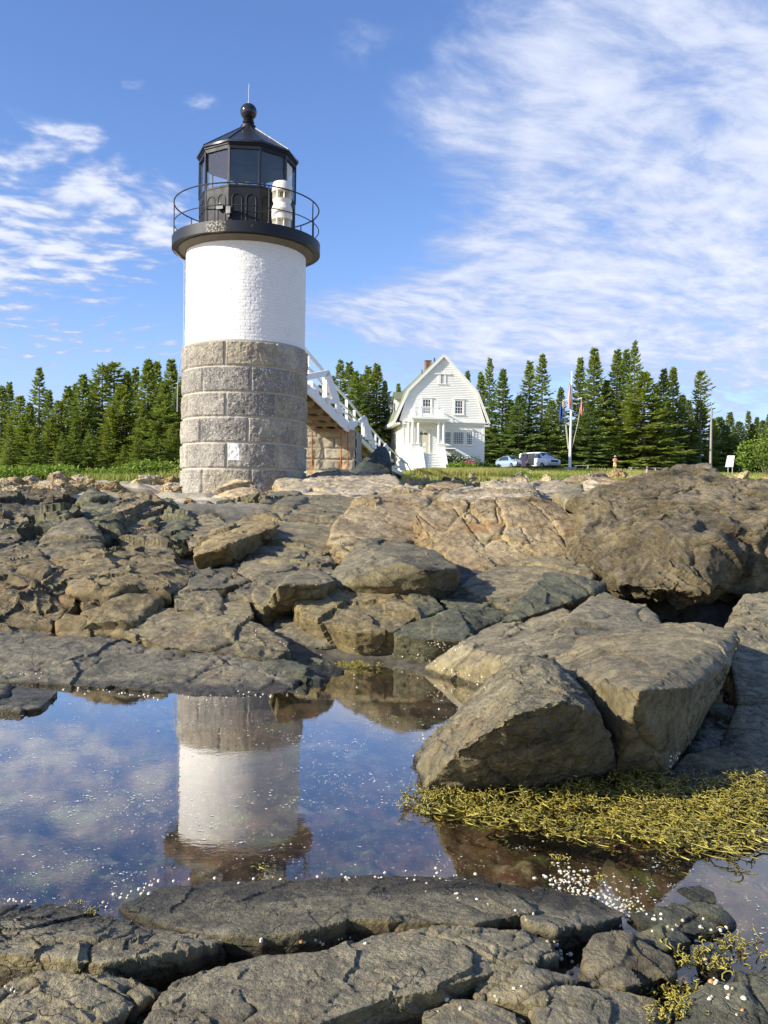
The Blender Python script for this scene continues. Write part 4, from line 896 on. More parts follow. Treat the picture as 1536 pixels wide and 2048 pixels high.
def tp(azd, r_, z): a = R(azd); return Vector((r_*math.sin(a), -r_*math.cos(a), zz(z)))
rail = MB()
for z_, rr in ((8.20, .017), (7.70, .012)):
    pts = [tp(a, 1.745, z_) for a in range(0, 361, 5)]; rail.tube(pts, rr, 8, cap=False)
rail.build('handrail', M['black_metal'], tower)
for a in (-32, 16, 62, 108, 128, 163, 205, -127, -80):
    mb = MB(); mb.tube([tp(a, 1.745, 7.34), tp(a, 1.745, 8.20)], .014, 8); mb.lathe([(.035, zz(7.345)), (.03, zz(7.37)), (.014, zz(7.375))], tp(a, 1.745, 0).x, tp(a, 1.745, 0).y, 10)
    mb.build('railing_post', M['black_metal'], tower)
# lantern room, ten sides
RL = 1.165; D0 = -4.0; cor = [D0 - 18 + 36*k for k in range(10)]
def facet_pts(k, r_, z): return tp(cor[k], r_, z), tp(cor[(k+1) % 10] if k < 9 else cor[0]+360, r_, z)
M['lantern_panel'] = M['black_paint']
for k in range(10):
    a0, a1 = facet_pts(k, RL, 7.34); c0 = (a0+a1)/2; ex = (a1-a0).normalized(); nrm = Vector((c0.x, c0.y, 0)).normalized(); Wd = (a1-a0).length
    mb = MB(); mb.prism([a0, a1, a1+Vector((0, 0, 1.02)), a0+Vector((0, 0, 1.02))], -nrm*.05)
    for s_ in (-1, 1):      # two arched recesses, drawn by raised beads
        cx_ = s_*Wd*.225; hw = Wd*.155; z0 = .10; z1 = .72
        pts = [c0+ex*(cx_-hw)+nrm*.006+Vector((0, 0, z0)), c0+ex*(cx_-hw)+nrm*.006+Vector((0, 0, z1))]
        for j in range(1, 9): a = math.pi*j/8; pts.append(c0+ex*(cx_-hw*math.cos(a))+nrm*.006+Vector((0, 0, z1+hw*math.sin(a))))
        pts.append(c0+ex*(cx_+hw)+nrm*.006+Vector((0, 0, z0)))
        mb.tube(pts, .011, 6)
    mb.build('lantern_panel', M['black_paint'], tower)
m, t, b = mat('lantern_glass'); m.node_tree.nodes.remove(b)
lws = t.schlick(.04)
gl = t.node('ShaderNodeBsdfGlossy'); gl.inputs['Roughness'].default_value = .01
tr = t.node('ShaderNodeBsdfTransparent'); t.put(tr.inputs['Color'], (0.95, 0.97, 0.96)); mx = t.node('ShaderNodeMixShader')
t.put(mx.inputs[0], t.math('MULTIPLY', lws, 1.5)); t.l.new(tr.outputs[0], mx.inputs[1]); t.l.new(gl.outputs[0], mx.inputs[2]); t.l.new(mx.outputs[0], m.node_tree.nodes['Material Output'].inputs[0]); M['lglass'] = m
for k in range(10):
    a0, a1 = facet_pts(k, RL-.03, 8.37); up_ = Vector((0, 0, .90)); c0 = (a0+a1)/2; nrm = Vector((c0.x, c0.y, 0)).normalized()
    mb = MB(); mb.prism([a0, a1, a1+up_, a0+up_], -nrm*.008); mb.build('window_pane', M['lglass'], tower)
    mb = MB(); a = tp(cor[k], RL-.008, 8.36); mb.bar(a, a+Vector((0, 0, .90)), .055, .045, up=(a.x, a.y, 0)); mb.build('window_mullion', M['black_metal'], tower)
mb = MB()
for (r0, r1, z0, z1) in ((RL+.012, RL-.07, 8.34, 8.385), (RL+.01, RL-.08, 9.22, 9.36), (RL+.035, RL-.02, 9.31, 9.37)):
    mb.lathe([(r1, zz(z0)), (r0, zz(z0)), (r0, zz(z1)), (r1, zz(z1))], n=10, smooth=False, ang0=R(cor[0]-90))
mb.build('fascia', M['black_paint'], tower)
mb = MB(); mb.lathe([(.0, zz(9.32)), (1.09, zz(9.32)), (1.09, zz(9.34)), (0, zz(9.34))], n=10, smooth=False, ang0=R(cor[0]-90)); mb.build('lantern_ceiling', simple('ceiling_paint', (.92, .90, .82), .6, .1, 2), tower)
mb = MB(); mb.lathe([(.16, zz(8.3)), (.16, zz(8.42)), (.13, zz(8.45)), (.15, zz(8.5)), (.15, zz(8.75)), (.10, zz(8.82)), (0, zz(8.84))], n=20); mb.build('lamp_beacon', simple('beacon_lens', (.55, .6, .58), .15), tower)
mb = MB(); mb.lathe([(1.18, zz(9.36)), (1.235, zz(9.355)), (1.235, zz(9.40)), (.20, zz(10.12)), (0, zz(10.2))], n=10, smooth=False, ang0=R(cor[0]-90))
for k in range(10): mb.tube([tp(cor[k], 1.235, 9.405), tp(cor[k], .2, 10.125)], .012, 5)
mb.build('roof', simple('glossy_black_roof', (0.020, 0.024, 0.030), .36, .2, spec=.4), tower)
mb = MB(); mb.lathe([(.19, zz(10.08)), (.185, zz(10.2)), (.14, zz(10.215)), (.11, zz(10.24)), (.14, zz(10.27)), (.145, zz(10.29)), (.11, zz(10.31)), (.13, zz(10.34)), (.10, zz(10.37))], n=28)
mb.build('vent_collar', M['black_paint'], tower)
mb = MB(); mb.lathe([(.205*math.cos(a), zz(10.55)+.205*math.sin(a)) for a in np.linspace(-1.35, 1.57, 18)], n=32); mb.build('ventilator_ball', simple('glossy_black_ball', (.022, .024, .028), .2, .1), tower)
mb = MB(); mb.tube([Vector((0, 0, zz(10.74))), Vector((0, 0, zz(10.80))), Vector((.0, 0, zz(10.81))), Vector((0, 0, zz(11.25)))], [.02, .02, .011, .006], 8); mb.build('lightning_rod', simple('pale_rod', (.6, .6, .6), .3, .1, metal=.3), tower)
# lamp box and cable on the lantern wall
mb = MB(); c0 = tp(-31, 1.14, 7.80); n_ = Vector((c0.x, c0.y, 0)).normalized(); e_ = Vector((-n_.y, n_.x, 0))
mb.prism([c0-e_*.09, c0+e_*.09, c0+e_*.09+Vector((0, 0, .08)), c0+Vector((0, 0, .15)), c0-e_*.09+Vector((0, 0, .08))], n_*.10)
c1 = c0+e_*.22-Vector((0, 0, .12)); mb.prism([c1-e_*.06, c1+e_*.06, c1+e_*.06+Vector((0, 0, .16)), c1-e_*.06+Vector((0, 0, .16))], n_*.08); mb.prism([c1-e_*.02-Vector((0, 0, .07)), c1+e_*.02-Vector((0, 0, .07)), c1+e_*.02, c1-e_*.02], n_*.05)
mb.build('junction_box', M['black_metal'], tower)
mb = MB(); mb.tube([tp(-17, 1.19, 7.76), tp(-8, 1.22, 7.755), tp(2, 1.22, 7.74), tp(12, 1.25, 7.72), tp(20, 1.32, 7.76), tp(26, 1.36, 7.80)], .012, 6); mb.build('cable', M['black_metal'], tower)
# conduit down the left side
mb = MB(); mb.tube([tp(-92, 1.75, 7.10), tp(-94, 1.60, 6.95), tp(-94, 1.50, 6.80), tp(-94, 1.49, 4.85), tp(-94, 1.53, 4.60), tp(-94, 1.58, 4.35), tp(-94, 1.62, 3.8), tp(-94, 1.62, 3.2)], .012, 6); mb.build('conduit', simple('grey_conduit', (.35, .36, .38), .5), tower)

# fog horn on the gallery
fx = tp(33, 1.46, 7.345); fh = empty('fog_horn', tuple(tower.matrix_basis @ fx), TR)
fhw = Matrix.Translation((TX, TY, T0)) @ Matrix.Rotation(TR, 4, 'Z') @ fx; fh.location = fhw
tag(fh, 'white stacked fog horn standing on the black gallery beside the lantern', 'fog horn')
M['horn'] = simple('horn_white', (.78, .74, .62), .35, .06, 5)
mb = MB(); mb.lathe([(.225, .02), (.225, .05), (.10, .06), (.10, .20), (.235, .225), (.235, .235)], n=28)
mb.build('horn_base', M['horn'], fh)
mb = MB(); mb.lathe([(.238, .225), (.238, .44), (.245, .45), (.235, .50), (.19, .60), (.215, .66), (.225, .69), (.10, .70)], n=32); mb.build('lower_drum', M['horn'], fh)
mb = MB(); mb.lathe([(.10, .69), (.10, .86), (.23, .875)], n=28); mb.build('throat', simple('horn_throat', (.30, .27, .2), .6), fh)
mb = MB(); mb.lathe([(.10, .86), (.235, .87), (.24, .92), (.228, .925), (.228, 1.03), (.20, 1.09), (.12, 1.12), (0, 1.125)], n=32); mb.build('cap', M['horn'], fh)
for z0, z1 in ((.05, .23), (.69, .87)):
    mb = MB()
    for k in range(8):
        a = k*math.pi/4+.2; mb.bar((math.cos(a)*.09, math.sin(a)*.09, (z0+z1)/2), (math.cos(a)*.225, math.sin(a)*.225, (z0+z1)/2), .014, z1-z0)
    mb.build('horn_fins', M['horn'], fh)

# ------------------------------------------------------------------ stone pier under the footbridge
def block_wall(name, p0, ex, Wd, z0, z1, ny_=.03, course=.42, bl=1.05, seed=0):
    """rough block facing on a vertical rectangle, returns mesh in world coordinates"""
    nx_ = int(Wd/ny_)+2; nzz = int((z1-z0)/ny_)+2
    a = np.linspace(0, Wd, nx_); z = np.linspace(z0, z1, nzz); Zg, Ag = np.meshgrid(z, a, indexing='ij'); Zg = Zg.ravel(); Ag = Ag.ravel()
    row = np.floor((Zg-z0)/course).astype(int); zf = (Zg-z0)-row*course; bw = Ag/bl + np.where(row % 2 == 0, .35, .85)+.13*row; ci = np.floor(bw).astype(int); bf = (bw-ci)*bl
    dj = np.minimum(np.minimum(zf, course-zf), np.minimum(bf, bl-bf)); ins = np.clip((dj-.012)/.04, 0, 1); rh = _h(row, ci, row*0, seed)
    P3 = np.stack([Ag, Zg*0+seed, Zg], -1); d = ins*(.03+.03*fbm(P3*4, 3, seed)+.02*(rh-.5)) - .02*(1-ins)
    n_ = Vector((ex.y, -ex.x, 0))
    V = np.array(p0)[None, :] + Ag[:, None]*np.array(ex)[None, :] + d[:, None]*np.array(n_)[None, :]; V[:, 2] = Zg
    me = np_mesh(name, V, grid_quads(nzz, nx_)); vattr(me, 'tone', rh); vattr(me, 'hue', 1-rh); vattr(me, 'stone', ins); return me
PYY = 34.0
pA = W(607, 858, PYY); pB = W(710.5, 858, PYY); ztop = pA.z; zbot = gz(pA.x, PYY)-.3
pier = empty('stone_pier', (pA.x, PYY, zbot)); tag(pier, 'pale granite block pier with rust streaks carrying the footbridge', 'pier')
ex = Vector((pB.x-pA.x, .12, 0)); Wd = ex.length; ex.normalize()
m, t, b = mat('pier_granite'); p = t.pos(); c = t.mix(t.attr('tone'), (0.36, 0.31, 0.22), (0.50, 0.44, 0.32)); c = t.mix(t.mapr(t.noise(p, 14, 6, .7), .5, .66), c, (.26, .23, .18)); c = t.mix(t.attr('stone'), (.34, .30, .22), c)
X_ = t.xyz(p)[0]; Zc = t.xyz(p)[2]
for px_ in (624, 682, 695.5):
    xr = W(px_, 900, PYY).x
    dd = t.math('ABSOLUTE', t.math('ADD', t.math('SUBTRACT', X_, xr), t.math('MULTIPLY', t.math('SUBTRACT', t.noise(p, 3, 4, .6), .5), .18)))
    c = t.mix(t.math('MULTIPLY', t.mapr(dd, .11, .0), t.mapr(Zc, 3.6, 2.3, .25, .95)), c, (0.50, 0.22, 0.04))
t.put(b.inputs['Base Color'], c); b.inputs['Roughness'].default_value = .9; t.put(b.inputs['Normal'], t.bump(t.noise(p, 22, 6, .7), .7, .02))
def to_parent(me, par):
    me.transform(Matrix.Translation(par.location).inverted()); return me
link('front_face', to_parent(block_wall('f', (pA.x, pA.y, 0), ex, Wd, zbot, ztop, seed=3), pier), pier, m)
e2 = Vector((.06, 1, 0)).normalized(); pC = Vector((pA.x, pA.y, 0))+ex*Wd
link('side_face', to_parent(block_wall('s', tuple(pC), e2, 2.6, zbot, ztop, seed=5), pier), pier, M['granite'])
pD = pC+e2*2.6; link('back_face', to_parent(block_wall('b', tuple(pD), -ex, Wd, zbot, ztop, ny_=.2, seed=7), pier), pier, m)
link('left_face', to_parent(block_wall('l', tuple(pD-ex*Wd), -e2, 2.6, zbot, ztop, ny_=.2, seed=8), pier), pier, m)
mb = MB(); q0 = Vector((pA.x, pA.y, ztop-.03)); mb.prism([q0, q0+ex*Wd, q0+ex*Wd+e2*2.6, q0+e2*2.6], (0, 0, -.1)); o = mb.build('top_slab', m, pier)
o.data.transform(Matrix.Translation(pier.location).inverted())

# ------------------------------------------------------------------ footbridge
A2 = Vector((-2.27, 26.0)); B2 = Vector((1.57, 60.0)); bd = (B2-A2).normalized(); lat = Vector((-bd.y, bd.x, 0))  # to the left
def QP(px, py, off=0.0):
    d = ray(px, py); a = A2 + Vector((lat.x, lat.y))*off
    # (d.x*s - a.x)*bd.y = (d.y*s - a.y)*bd.x
    s_ = (a.x*bd.y - a.y*bd.x)/(d.x*bd.y - d.y*bd.x)
    return Vector((0, 0, CAMZ)) + d*s_
z1_ = lambda x, y: (600+x/11.375, 680+y/11.375)
z2_ = lambda x, y: (690+x/10.97, 800+y/10.97)
fbr = empty('footbridge', tuple(QP(690, 860))); tag(fbr, 'white wooden footbridge with railings sloping from the lighthouse down to the shore', 'footbridge')
def fb(mb, name, mat_):
    mb.v = [tuple(Vector(q_)-fbr.location) for q_ in mb.v]; return mb.build(name, mat_, fbr)
def poly(pts, th=.06, off=0.0): return [QP(*q_, off) for q_ in pts], lat*th
WP = M['white_paint']
s_top = [(600, 753), (611, 763.5), (695.4, 841), (720, 872), (748, 898.5), (766, 916), (782, 932), (812, 949.5), (820, 953)]
s_bot = [(600, 770), (611, 780), (692, 860), (721, 881), (744.7, 904), (765, 922), (782, 940), (812, 956), (820, 959)]
for off in (0.0, 1.25):
    mb = MB()
    for i in range(len(s_top)-1):
        a, b_ = QP(*s_top[i]), QP(*s_top[i+1]); c_, d_ = QP(*s_bot[i+1]), QP(*s_bot[i])
        mb.prism([q_+lat*off for q_ in (a, b_, c_, d_)], lat*.07)
    fb(mb, 'side_beam', WP)
mb = MB()
tops = [QP(*q_) for q_ in s_top]
for i in range(len(tops)-1):
    a, b_ = tops[i], tops[i+1]; n = max(2, int((b_-a).length/.30))
    for k in range(n):
        q0 = a.lerp(b_, (k+.08)/n) - Vector((0, 0, .06)); q1 = a.lerp(b_, (k+.92)/n) - Vector((0, 0, .06))
        mb.prism([q0+lat*.07, q1+lat*.07, q1+lat*1.25, q0+lat*1.25], (0, 0, -.04))
fb(mb, 'deck_boards', M['wood_under'])
mb = MB()
for off in (.35, .80):
    for i in range(len(tops)-1):
        b0 = tops[i]-Vector((0, 0, .22))+lat*off; b1 = tops[i+1]-Vector((0, 0, .22))+lat*off; mb.bar(b0, b1, .09, .22)
for k in range(9):
    q_ = tops[1].lerp(tops[3], k/8)-Vector((0, 0, .38)); mb.bar(q_+lat*.02, q_+lat*1.28, .12, .12)
fb(mb, 'under_beams', M['wood_under'])
# far railing
def line(mb, a, b_, wdt, th, off): mb.bar(QP(*a, off), QP(*b_, off), wdt, th)
mb = MB(); line(mb, (596, 683), (643.5, 738), .07, .13, 1.28)
for a, b_ in (((643.5, 738), (667, 769)), ((667, 769), (696, 801)), ((696, 801), (722, 833)), ((722, 833), (741, 856)), ((741, 856), (768, 887)), ((768, 887), (800, 916)), ((800, 916), (816, 928))): line(mb, a, b_, .07, .10, 1.28)
fb(mb, 'handrail', WP)
mb = MB()
for a, b_ in (((596, 722), (626, 744)), ((626, 744), (668, 795)), ((668, 795), (694, 818)), ((694, 818), (722, 852)), ((722, 852), (762, 896)), ((620, 764), (664, 798)), ((664, 798), (706, 842))): line(mb, a, b_, .05, .10, 1.24)
fb(mb, 'middle_rail', WP)
for (xx, yt, yb) in ((615.5, 712, 748), (648, 752, 796), (693, 799, 845), (708.5, 820, 848), (727, 842, 871), (751, 868, 897), (759, 879, 900), (780, 902, 930), (800, 916, 942)):
    mb = MB(); mb.bar(QP(xx, yt, 1.22), QP(xx, yb, 1.22), .13 if xx < 740 else .10, .10, up=(bd.x, bd.y, 0)); fb(mb, 'railing_post', WP)
# near side: level top boards that drop in steep boards at each bay
near = [[z1_(100, 790), z1_(650, 680), z1_(690, 735), z1_(672, 815), z1_(100, 925)], [z1_(640, 690), z1_(690, 740), z1_(905, 1345), z1_(745, 1345), z1_(590, 820)],
        [z1_(620, 1345), z1_(900, 1345), z1_(900, 1450), z1_(640, 1440)], [z1_(835, 1450), z1_(910, 1450), z1_(985, 1680), z1_(850, 1655)],
        [z2_(320, 430), z2_(440, 340), z2_(470, 370), z2_(330, 550)], [z2_(445, 345), z2_(480, 380), z2_(610, 805), z2_(475, 805), z2_(400, 440)],
        [z2_(90, 540), z2_(300, 540), z2_(190, 630), z2_(100, 630)], [z2_(430, 820), z2_(625, 810), z2_(640, 880), z2_(450, 870)], [z2_(545, 885), z2_(640, 885), z2_(700, 1060), z2_(610, 1050)],
        [z2_(850, 1040), z2_(905, 945), z2_(935, 1000), z2_(1010, 1285), z2_(960, 1290), z2_(880, 1110)], [z2_(965, 1290), z2_(1060, 1300), z2_(1060, 1360), z2_(990, 1350)],
        [z2_(1180, 1350), z2_(1255, 1255), z2_(1290, 1330), z2_(1350, 1545), z2_(1240, 1545)], [z2_(1060, 1440), z2_(1230, 1440), z2_(1230, 1500), z2_(1090, 1490)]]
for pp in near:
    mb = MB(); vs_, of_ = poly(pp, .07, -.06); mb.prism(vs_, of_); fb(mb, 'bay_board', WP)
for pts_ in ([z1_(300, 1115), z1_(430, 1115), z1_(430, 1230), z1_(400, 1205)], [z1_(520, 1300), z1_(615, 1320), z1_(615, 1430)], [z1_(730, 1540), z1_(835, 1545), z1_(835, 1640)], [z1_(900, 1670), z1_(975, 1690), z1_(975, 1780)], [z1_(1110, 1830), z1_(1350, 1860), z1_(1340, 1930), z1_(1110, 1920)], [z2_(340, 780), z2_(415, 800), z2_(415, 850)], [z2_(530, 955), z2_(590, 960), z2_(590, 1010)]):
    vs_ = [QP(*q_, .02) for q_ in pts_]; mb = MB(); mb.prism(vs_, lat*1.1); fb(mb, 'step', WP)
for (xx, yt, yb) in (z1_(545, 830)+(795,), z1_(588, 860)+(795,), (724, 845, 872), (727.5, 845, 873), (618, 762, 778), (624, 762, 775)):
    mb = MB(); mb.bar(QP(xx, yt, -.02), QP(xx, yb, -.02), .07, .05, up=(bd.x, bd.y, 0)); fb(mb, 'railing_post', WP)
M['rust'] = simple('rusty_iron', (.30, .12, .045), .8, .35, 8)
for (xx, yt, yb, off) in ((695.5, 845, 941, -.1), (682, 856, 936, .25), (624, 842, 930, .8)):
    mb = MB(); a = W(xx, yt, PYY-.12); b_ = W(xx, yb, PYY-.12); mb.tube([a, b_], .022, 8); fb(mb, 'iron_rod', M['rust'])
# trestle legs at the shore end
for xx in (785, 790, 801):
    mb = MB(); a = QP(xx, 940, .3); mb.bar(a, (a.x, a.y, gz(a.x, a.y)-.1), .12, .12); fb(mb, 'trestle_leg', WP)
mb = MB(); mb.bar(QP(813, 926, -.1), QP(824, 946, -.1), .06, .06); mb.bar(QP(797, 915, -.1), QP(814, 928, -.1), .06, .06); fb(mb, 'end_rail', WP)
# ------------------------------------------------------------------ keeper's house
HA = W(803.5, 935, 85.0); HZ = 4.25
hdir = Vector((9.5, 1.4, 0)).normalized(); hn = Vector((hdir.y, -hdir.x, 0))      # front wall direction, outward normal
HR = math.atan2(hdir.y, hdir.x)
house = empty('keepers_house', (HA.x, HA.y, HZ), HR)
tag(house, 'white clapboard house with gambrel roof, front porch and balcony', 'house')
def HX(zx, zy, yoff=0.0):
    """pixel of the enlarged house view -> (x, z) on the plane y = yoff of the house"""
    d = ray(760+zx/6.982, 700+zy/6.982); n = Vector((-hdir.y, hdir.x, 0)); p0 = Vector((HA.x, HA.y, 0)) + n*yoff
    o = Vector((0, 0, CAMZ)); s_ = (p0-o).dot(n)/d.dot(n); q_ = o+d*s_
    return (q_-p0).dot(hdir), q_.z-HZ
DEP = 9.6
WPH = simple('house_white', (.83, .815, .74), .6, .04, 1.0)
m, t, b = mat('green_shingles'); p = t.pos(); n_ = t.noise(t.vmath('MULTIPLY', p, (6, 6, 14)), 1, 4, .7)
t.put(b.inputs['Base Color'], t.mix(n_, (.13, .15, .085), (.21, .23, .14))); b.inputs['Roughness'].default_value = .9; M['shingle'] = m
glassd = simple('window_glass', (.035, .045, .06), .08, .3, 3.0); M['hglass'] = glassd
eL = HX(268, 985); eR = HX(1476, 1027); kL = HX(398, 570); kR = HX(1345, 595); pk = HX(888, 78)
HWID = HX(1452, 1300)[0]; XL = 0.0
eave = (eL[1]+eR[1])/2
outline = [(XL, 0), (HWID, 0), (HWID, eave), (eR[0]-.05, eave), kR, pk, kL, (eL[0]+.05, eave), (XL, eave)]
def span(z):
    if z < eave: return XL, HWID
    def lerp(a, b_): return a[0] + (b_[0]-a[0])*(z-a[1])/(b_[1]-a[1])
    zk = (kL[1]+kR[1])/2
    if z < zk: return lerp((eL[0], eave), (kL[0], zk)), lerp((eR[0], eave), (kR[0], zk))
    return lerp((kL[0], zk), pk), lerp((kR[0], zk), pk)
core = MB(); core.prism([(XL+.03, .03, 0), (HWID-.03, .03, 0), (HWID-.03, .03, eave), (eR[0]-.1, .03, eave), (kR[0]-.05, .03, kR[1]), (pk[0], .03, pk[1]-.05), (kL[0]+.05, .03, kL[1]), (eL[0]+.1, .03, eave), (XL+.03, .03, eave)], (0, DEP-.06, 0))
core.build('wall', WPH, house)
mb = MB(); st_h = .165; z = .45
while z < pk[1]-.12:
    a0, a1 = span(z+.01); b0, b1 = span(min(z+st_h, pk[1]-.02))
    mb.add([(a0, -.036, z), (a1, -.036, z), (b1, .0, z+st_h), (b0, .0, z+st_h), (a0, .03, z), (a1, .03, z)], [(0, 1, 2, 3), (4, 5, 1, 0)]); z += st_h
mb.build('front_clapboards', WPH, house)
mb = MB(); z = .45
while z < eave-.1:
    for xx, sg in ((XL, -1),): mb.add([(xx+sg*.05, 0, z), (xx+sg*.05, DEP, z), (xx, DEP, z+st_h), (xx, 0, z+st_h), (xx-sg*.03, 0, z), (xx-sg*.03, DEP, z)], [(0, 1, 2, 3), (4, 5, 1, 0)])
    z += st_h
mb.build('side_clapboards', WPH, house)
mb = MB()
for xx in (XL, HWID): mb.box(xx-.045, xx+.16 if xx == XL else xx+.045, -.05, .12, 0, eave-.02) if xx == XL else mb.box(xx-.16, xx+.045, -.05, .12, 0, eave-.02)
mb.box(XL-.03, HWID+.03, -.06, 0.02, 0, .43); mb.box(XL-.03, XL+.02, 0.02, DEP, 0, .43)
mb.build('corner_boards', WPH, house)
rf = MB()
def slab(a, b_, th, y0, y1):
    a = Vector((a[0], 0, a[1])); b_ = Vector((b_[0], 0, b_[1])); d = (b_-a).normalized(); n = Vector((-d.z, 0, d.x))
    if n.z < 0: n = -n
    rf.prism([(a.x, y0, a.z), (b_.x, y0, b_.z), (b_.x+n.x*th, y0, b_.z+n.z*th), (a.x+n.x*th, y0, a.z+n.z*th)], (0, y1-y0, 0))
eo = .42
LE = (eL[0]-.52, eave-.18); RE = (eR[0]+.30, eave-.12)
slab(LE, (kL[0]-.05, kL[1]), .10, -.20, DEP+.22); slab((kL[0]-.05, kL[1]), pk, .10, -.20, DEP+.22); slab(pk, (kR[0]+.05, kR[1]), .10, -.20, DEP+.22); slab((kR[0]+.05, kR[1]), RE, .10, -.20, DEP+.22)
roof = rf.build('roof', M['shingle'], house)
rf = MB(); 
for a, b_ in ((LE, (kL[0]-.05, kL[1])), ((kL[0]-.05, kL[1]), pk), (pk, (kR[0]+.05, kR[1])), ((kR[0]+.05, kR[1]), RE)):
    rf.bar((a[0], -.235, a[1]+.01), (b_[0], -.235, b_[1]+.01), .05, .24, up=(0, 0, 1)); rf.bar((a[0], -.12, a[1]-.04), (b_[0], -.12, b_[1]-.04), .22, .05)
rf.build('rake_board', WPH, house)
mb = MB(); mb.box(LE[0]-.05, LE[0]+.60, -.22, DEP+.2, eave-.34, eave-.17); mb.box(LE[0]-.10, LE[0]+.02, -.24, DEP+.2, eave-.22, eave-.08); mb.box(RE[0]-.5, RE[0]+.05, -.2, DEP+.2, eave-.34, eave-.16)
mb.box(XL+.02, HWID+.3, -.30, 0, eave-.06, eave+.04); mb.box(XL+.02, HWID+.1, -.14, 0, eave-.30, eave-.07)
mb.build('cornice', WPH, house)
mb = MB(); mb.box(LE[0]-.02, LE[0]+.10, DEP-.5, DEP-.4, .2, eave-.3); mb.build('downspout', WPH, house)
bx, bz = HX(812, 130); mb = MB(); mb.box(pk[0]-.85, pk[0]-.25, 4.6, 5.3, pk[1]-1.6, pk[1]+.22); mb.box(pk[0]-.89, pk[0]-.21, 4.56, 5.34, pk[1]+.22, pk[1]+.28)
m, t, b = mat('chimney_brick'); br_ = t.node('ShaderNodeTexBrick'); t.put(br_.inputs['Vector'], t.pos()); t.put(br_.inputs['Color1'], (.16, .07, .045)); t.put(br_.inputs['Color2'], (.22, .10, .06)); t.put(br_.inputs['Mortar'], (.3, .26, .2)); br_.inputs['Scale'].default_value = 4; t.put(b.inputs['Base Color'], br_.outputs[0]); b.inputs['Roughness'].default_value = .9
mb.build('chimney', m, roof)
for (zx, zt, zb, w_, yo) in ((757, 110, 230, .20, 2.6), (585, 272, 380, .12, 3.0)):
    x_, zt_ = HX(zx, zt, yo); mb = MB(); mb.tube([(x_, yo, zt_-1.6), (x_, yo, zt_)], w_/2, 10); mb.build('vent_pipe', simple('dark_pipe', (.12, .13, .16), .6), roof)
def window(x0, x1, z0, z1, cols, rows, y=-.03, par=house, split=True, casing=.13, axis='x', name='window', blind=0):
    """axis x: on the front wall; axis y: on the left wall, x0..x1 then run in depth"""
    def T(mb):
        if axis == 'y': mb.v = [(a[1]+y*0, a[0], a[2]) for a in mb.v]
        return mb
    yy0 = y
    fr_ = MB(); fr_.box(x0-casing, x0, yy0-.05, yy0+.04, z0-.06, z1+casing); fr_.box(x1, x1+casing, yy0-.05, yy0+.04, z0-.06, z1+casing)
    fr_.box(x0, x1, yy0-.05, yy0+.04, z1, z1+casing); fr_.box(x0-casing-.06, x1+casing+.06, yy0-.10, yy0+.04, z0-.12, z0-.06); fr_.box(x0-casing-.07, x1+casing+.07, yy0-.11, yy0+.04, z1+casing, z1+casing+.05)
    fr_.box(x0, x1, yy0-.05, yy0+.04, z0-.06, z0)
    f = T(fr_).build(name, WPH, par)
    pn = MB(); pn.box(x0, x1, yy0-.005, yy0+.015, z0, z1); T(pn).build('pane', M['hglass'], f)
    mu = MB()
    for c_ in range(1, cols): xx = x0+(x1-x0)*c_/cols; mu.box(xx-.016, xx+.016, yy0-.022, yy0-.003, z0, z1)
    for r_ in range(1, rows): zq = z0+(z1-z0)*r_/rows; mu.box(x0, x1, yy0-.020, yy0-.004, zq-.016, zq+.016)
    if split: mu.box(x0, x1, yy0-.035, yy0-.002, (z0+z1)/2-.03, (z0+z1)/2+.03)
    for a, b_ in ((x0, x0+.05), (x1-.05, x1)): mu.box(a, b_, yy0-.034, yy0-.001, z0, z1)
    mu.box(x0+.05, x1-.05, yy0-.034, yy0-.001, z1-.05, z1); mu.box(x0+.05, x1-.05, yy0-.034, yy0-.001, z0, z0+.06)
    T(mu).build('muntins', WPH, f); return f
def wz(a, b_, c_, d_): x0, z1 = HX(a, b_); x1, z0 = HX(c_, d_); return x0, x1, z0, z1
window(*wz(596, 686, 706, 895), 3, 4); window(*wz(1048, 706, 1154, 896), 3, 4)
window(*wz(905, 1142, 990, 1320), 3, 6); window(*wz(1020, 1142, 1170, 1320), 6, 6, split=False, casing=.17); window(*wz(1210, 1142, 1286, 1326), 3, 6)
x0, x1, z0, z1 = wz(852, 342, 880, 470); mb = MB(); mb.box(x0-.02, x1+.06, -.05, .02, z0, z1); f = mb.build('vent', simple('vent_louvre', (.38, .36, .31), .7), house)
mb = MB(); mb.box(x1+.06, x1+.28, -.07, .02, z0, z1); mb.box(x0-.26, x0-.02, -.07, .02, z0, z1); mb.box(x0-.7, x1+.75, -.12, .02, z1, z1+.12); mb.box(x0-.4, x1+.4, -.10, .02, z0-.08, z0); mb.build('vent_frame', WPH, f)
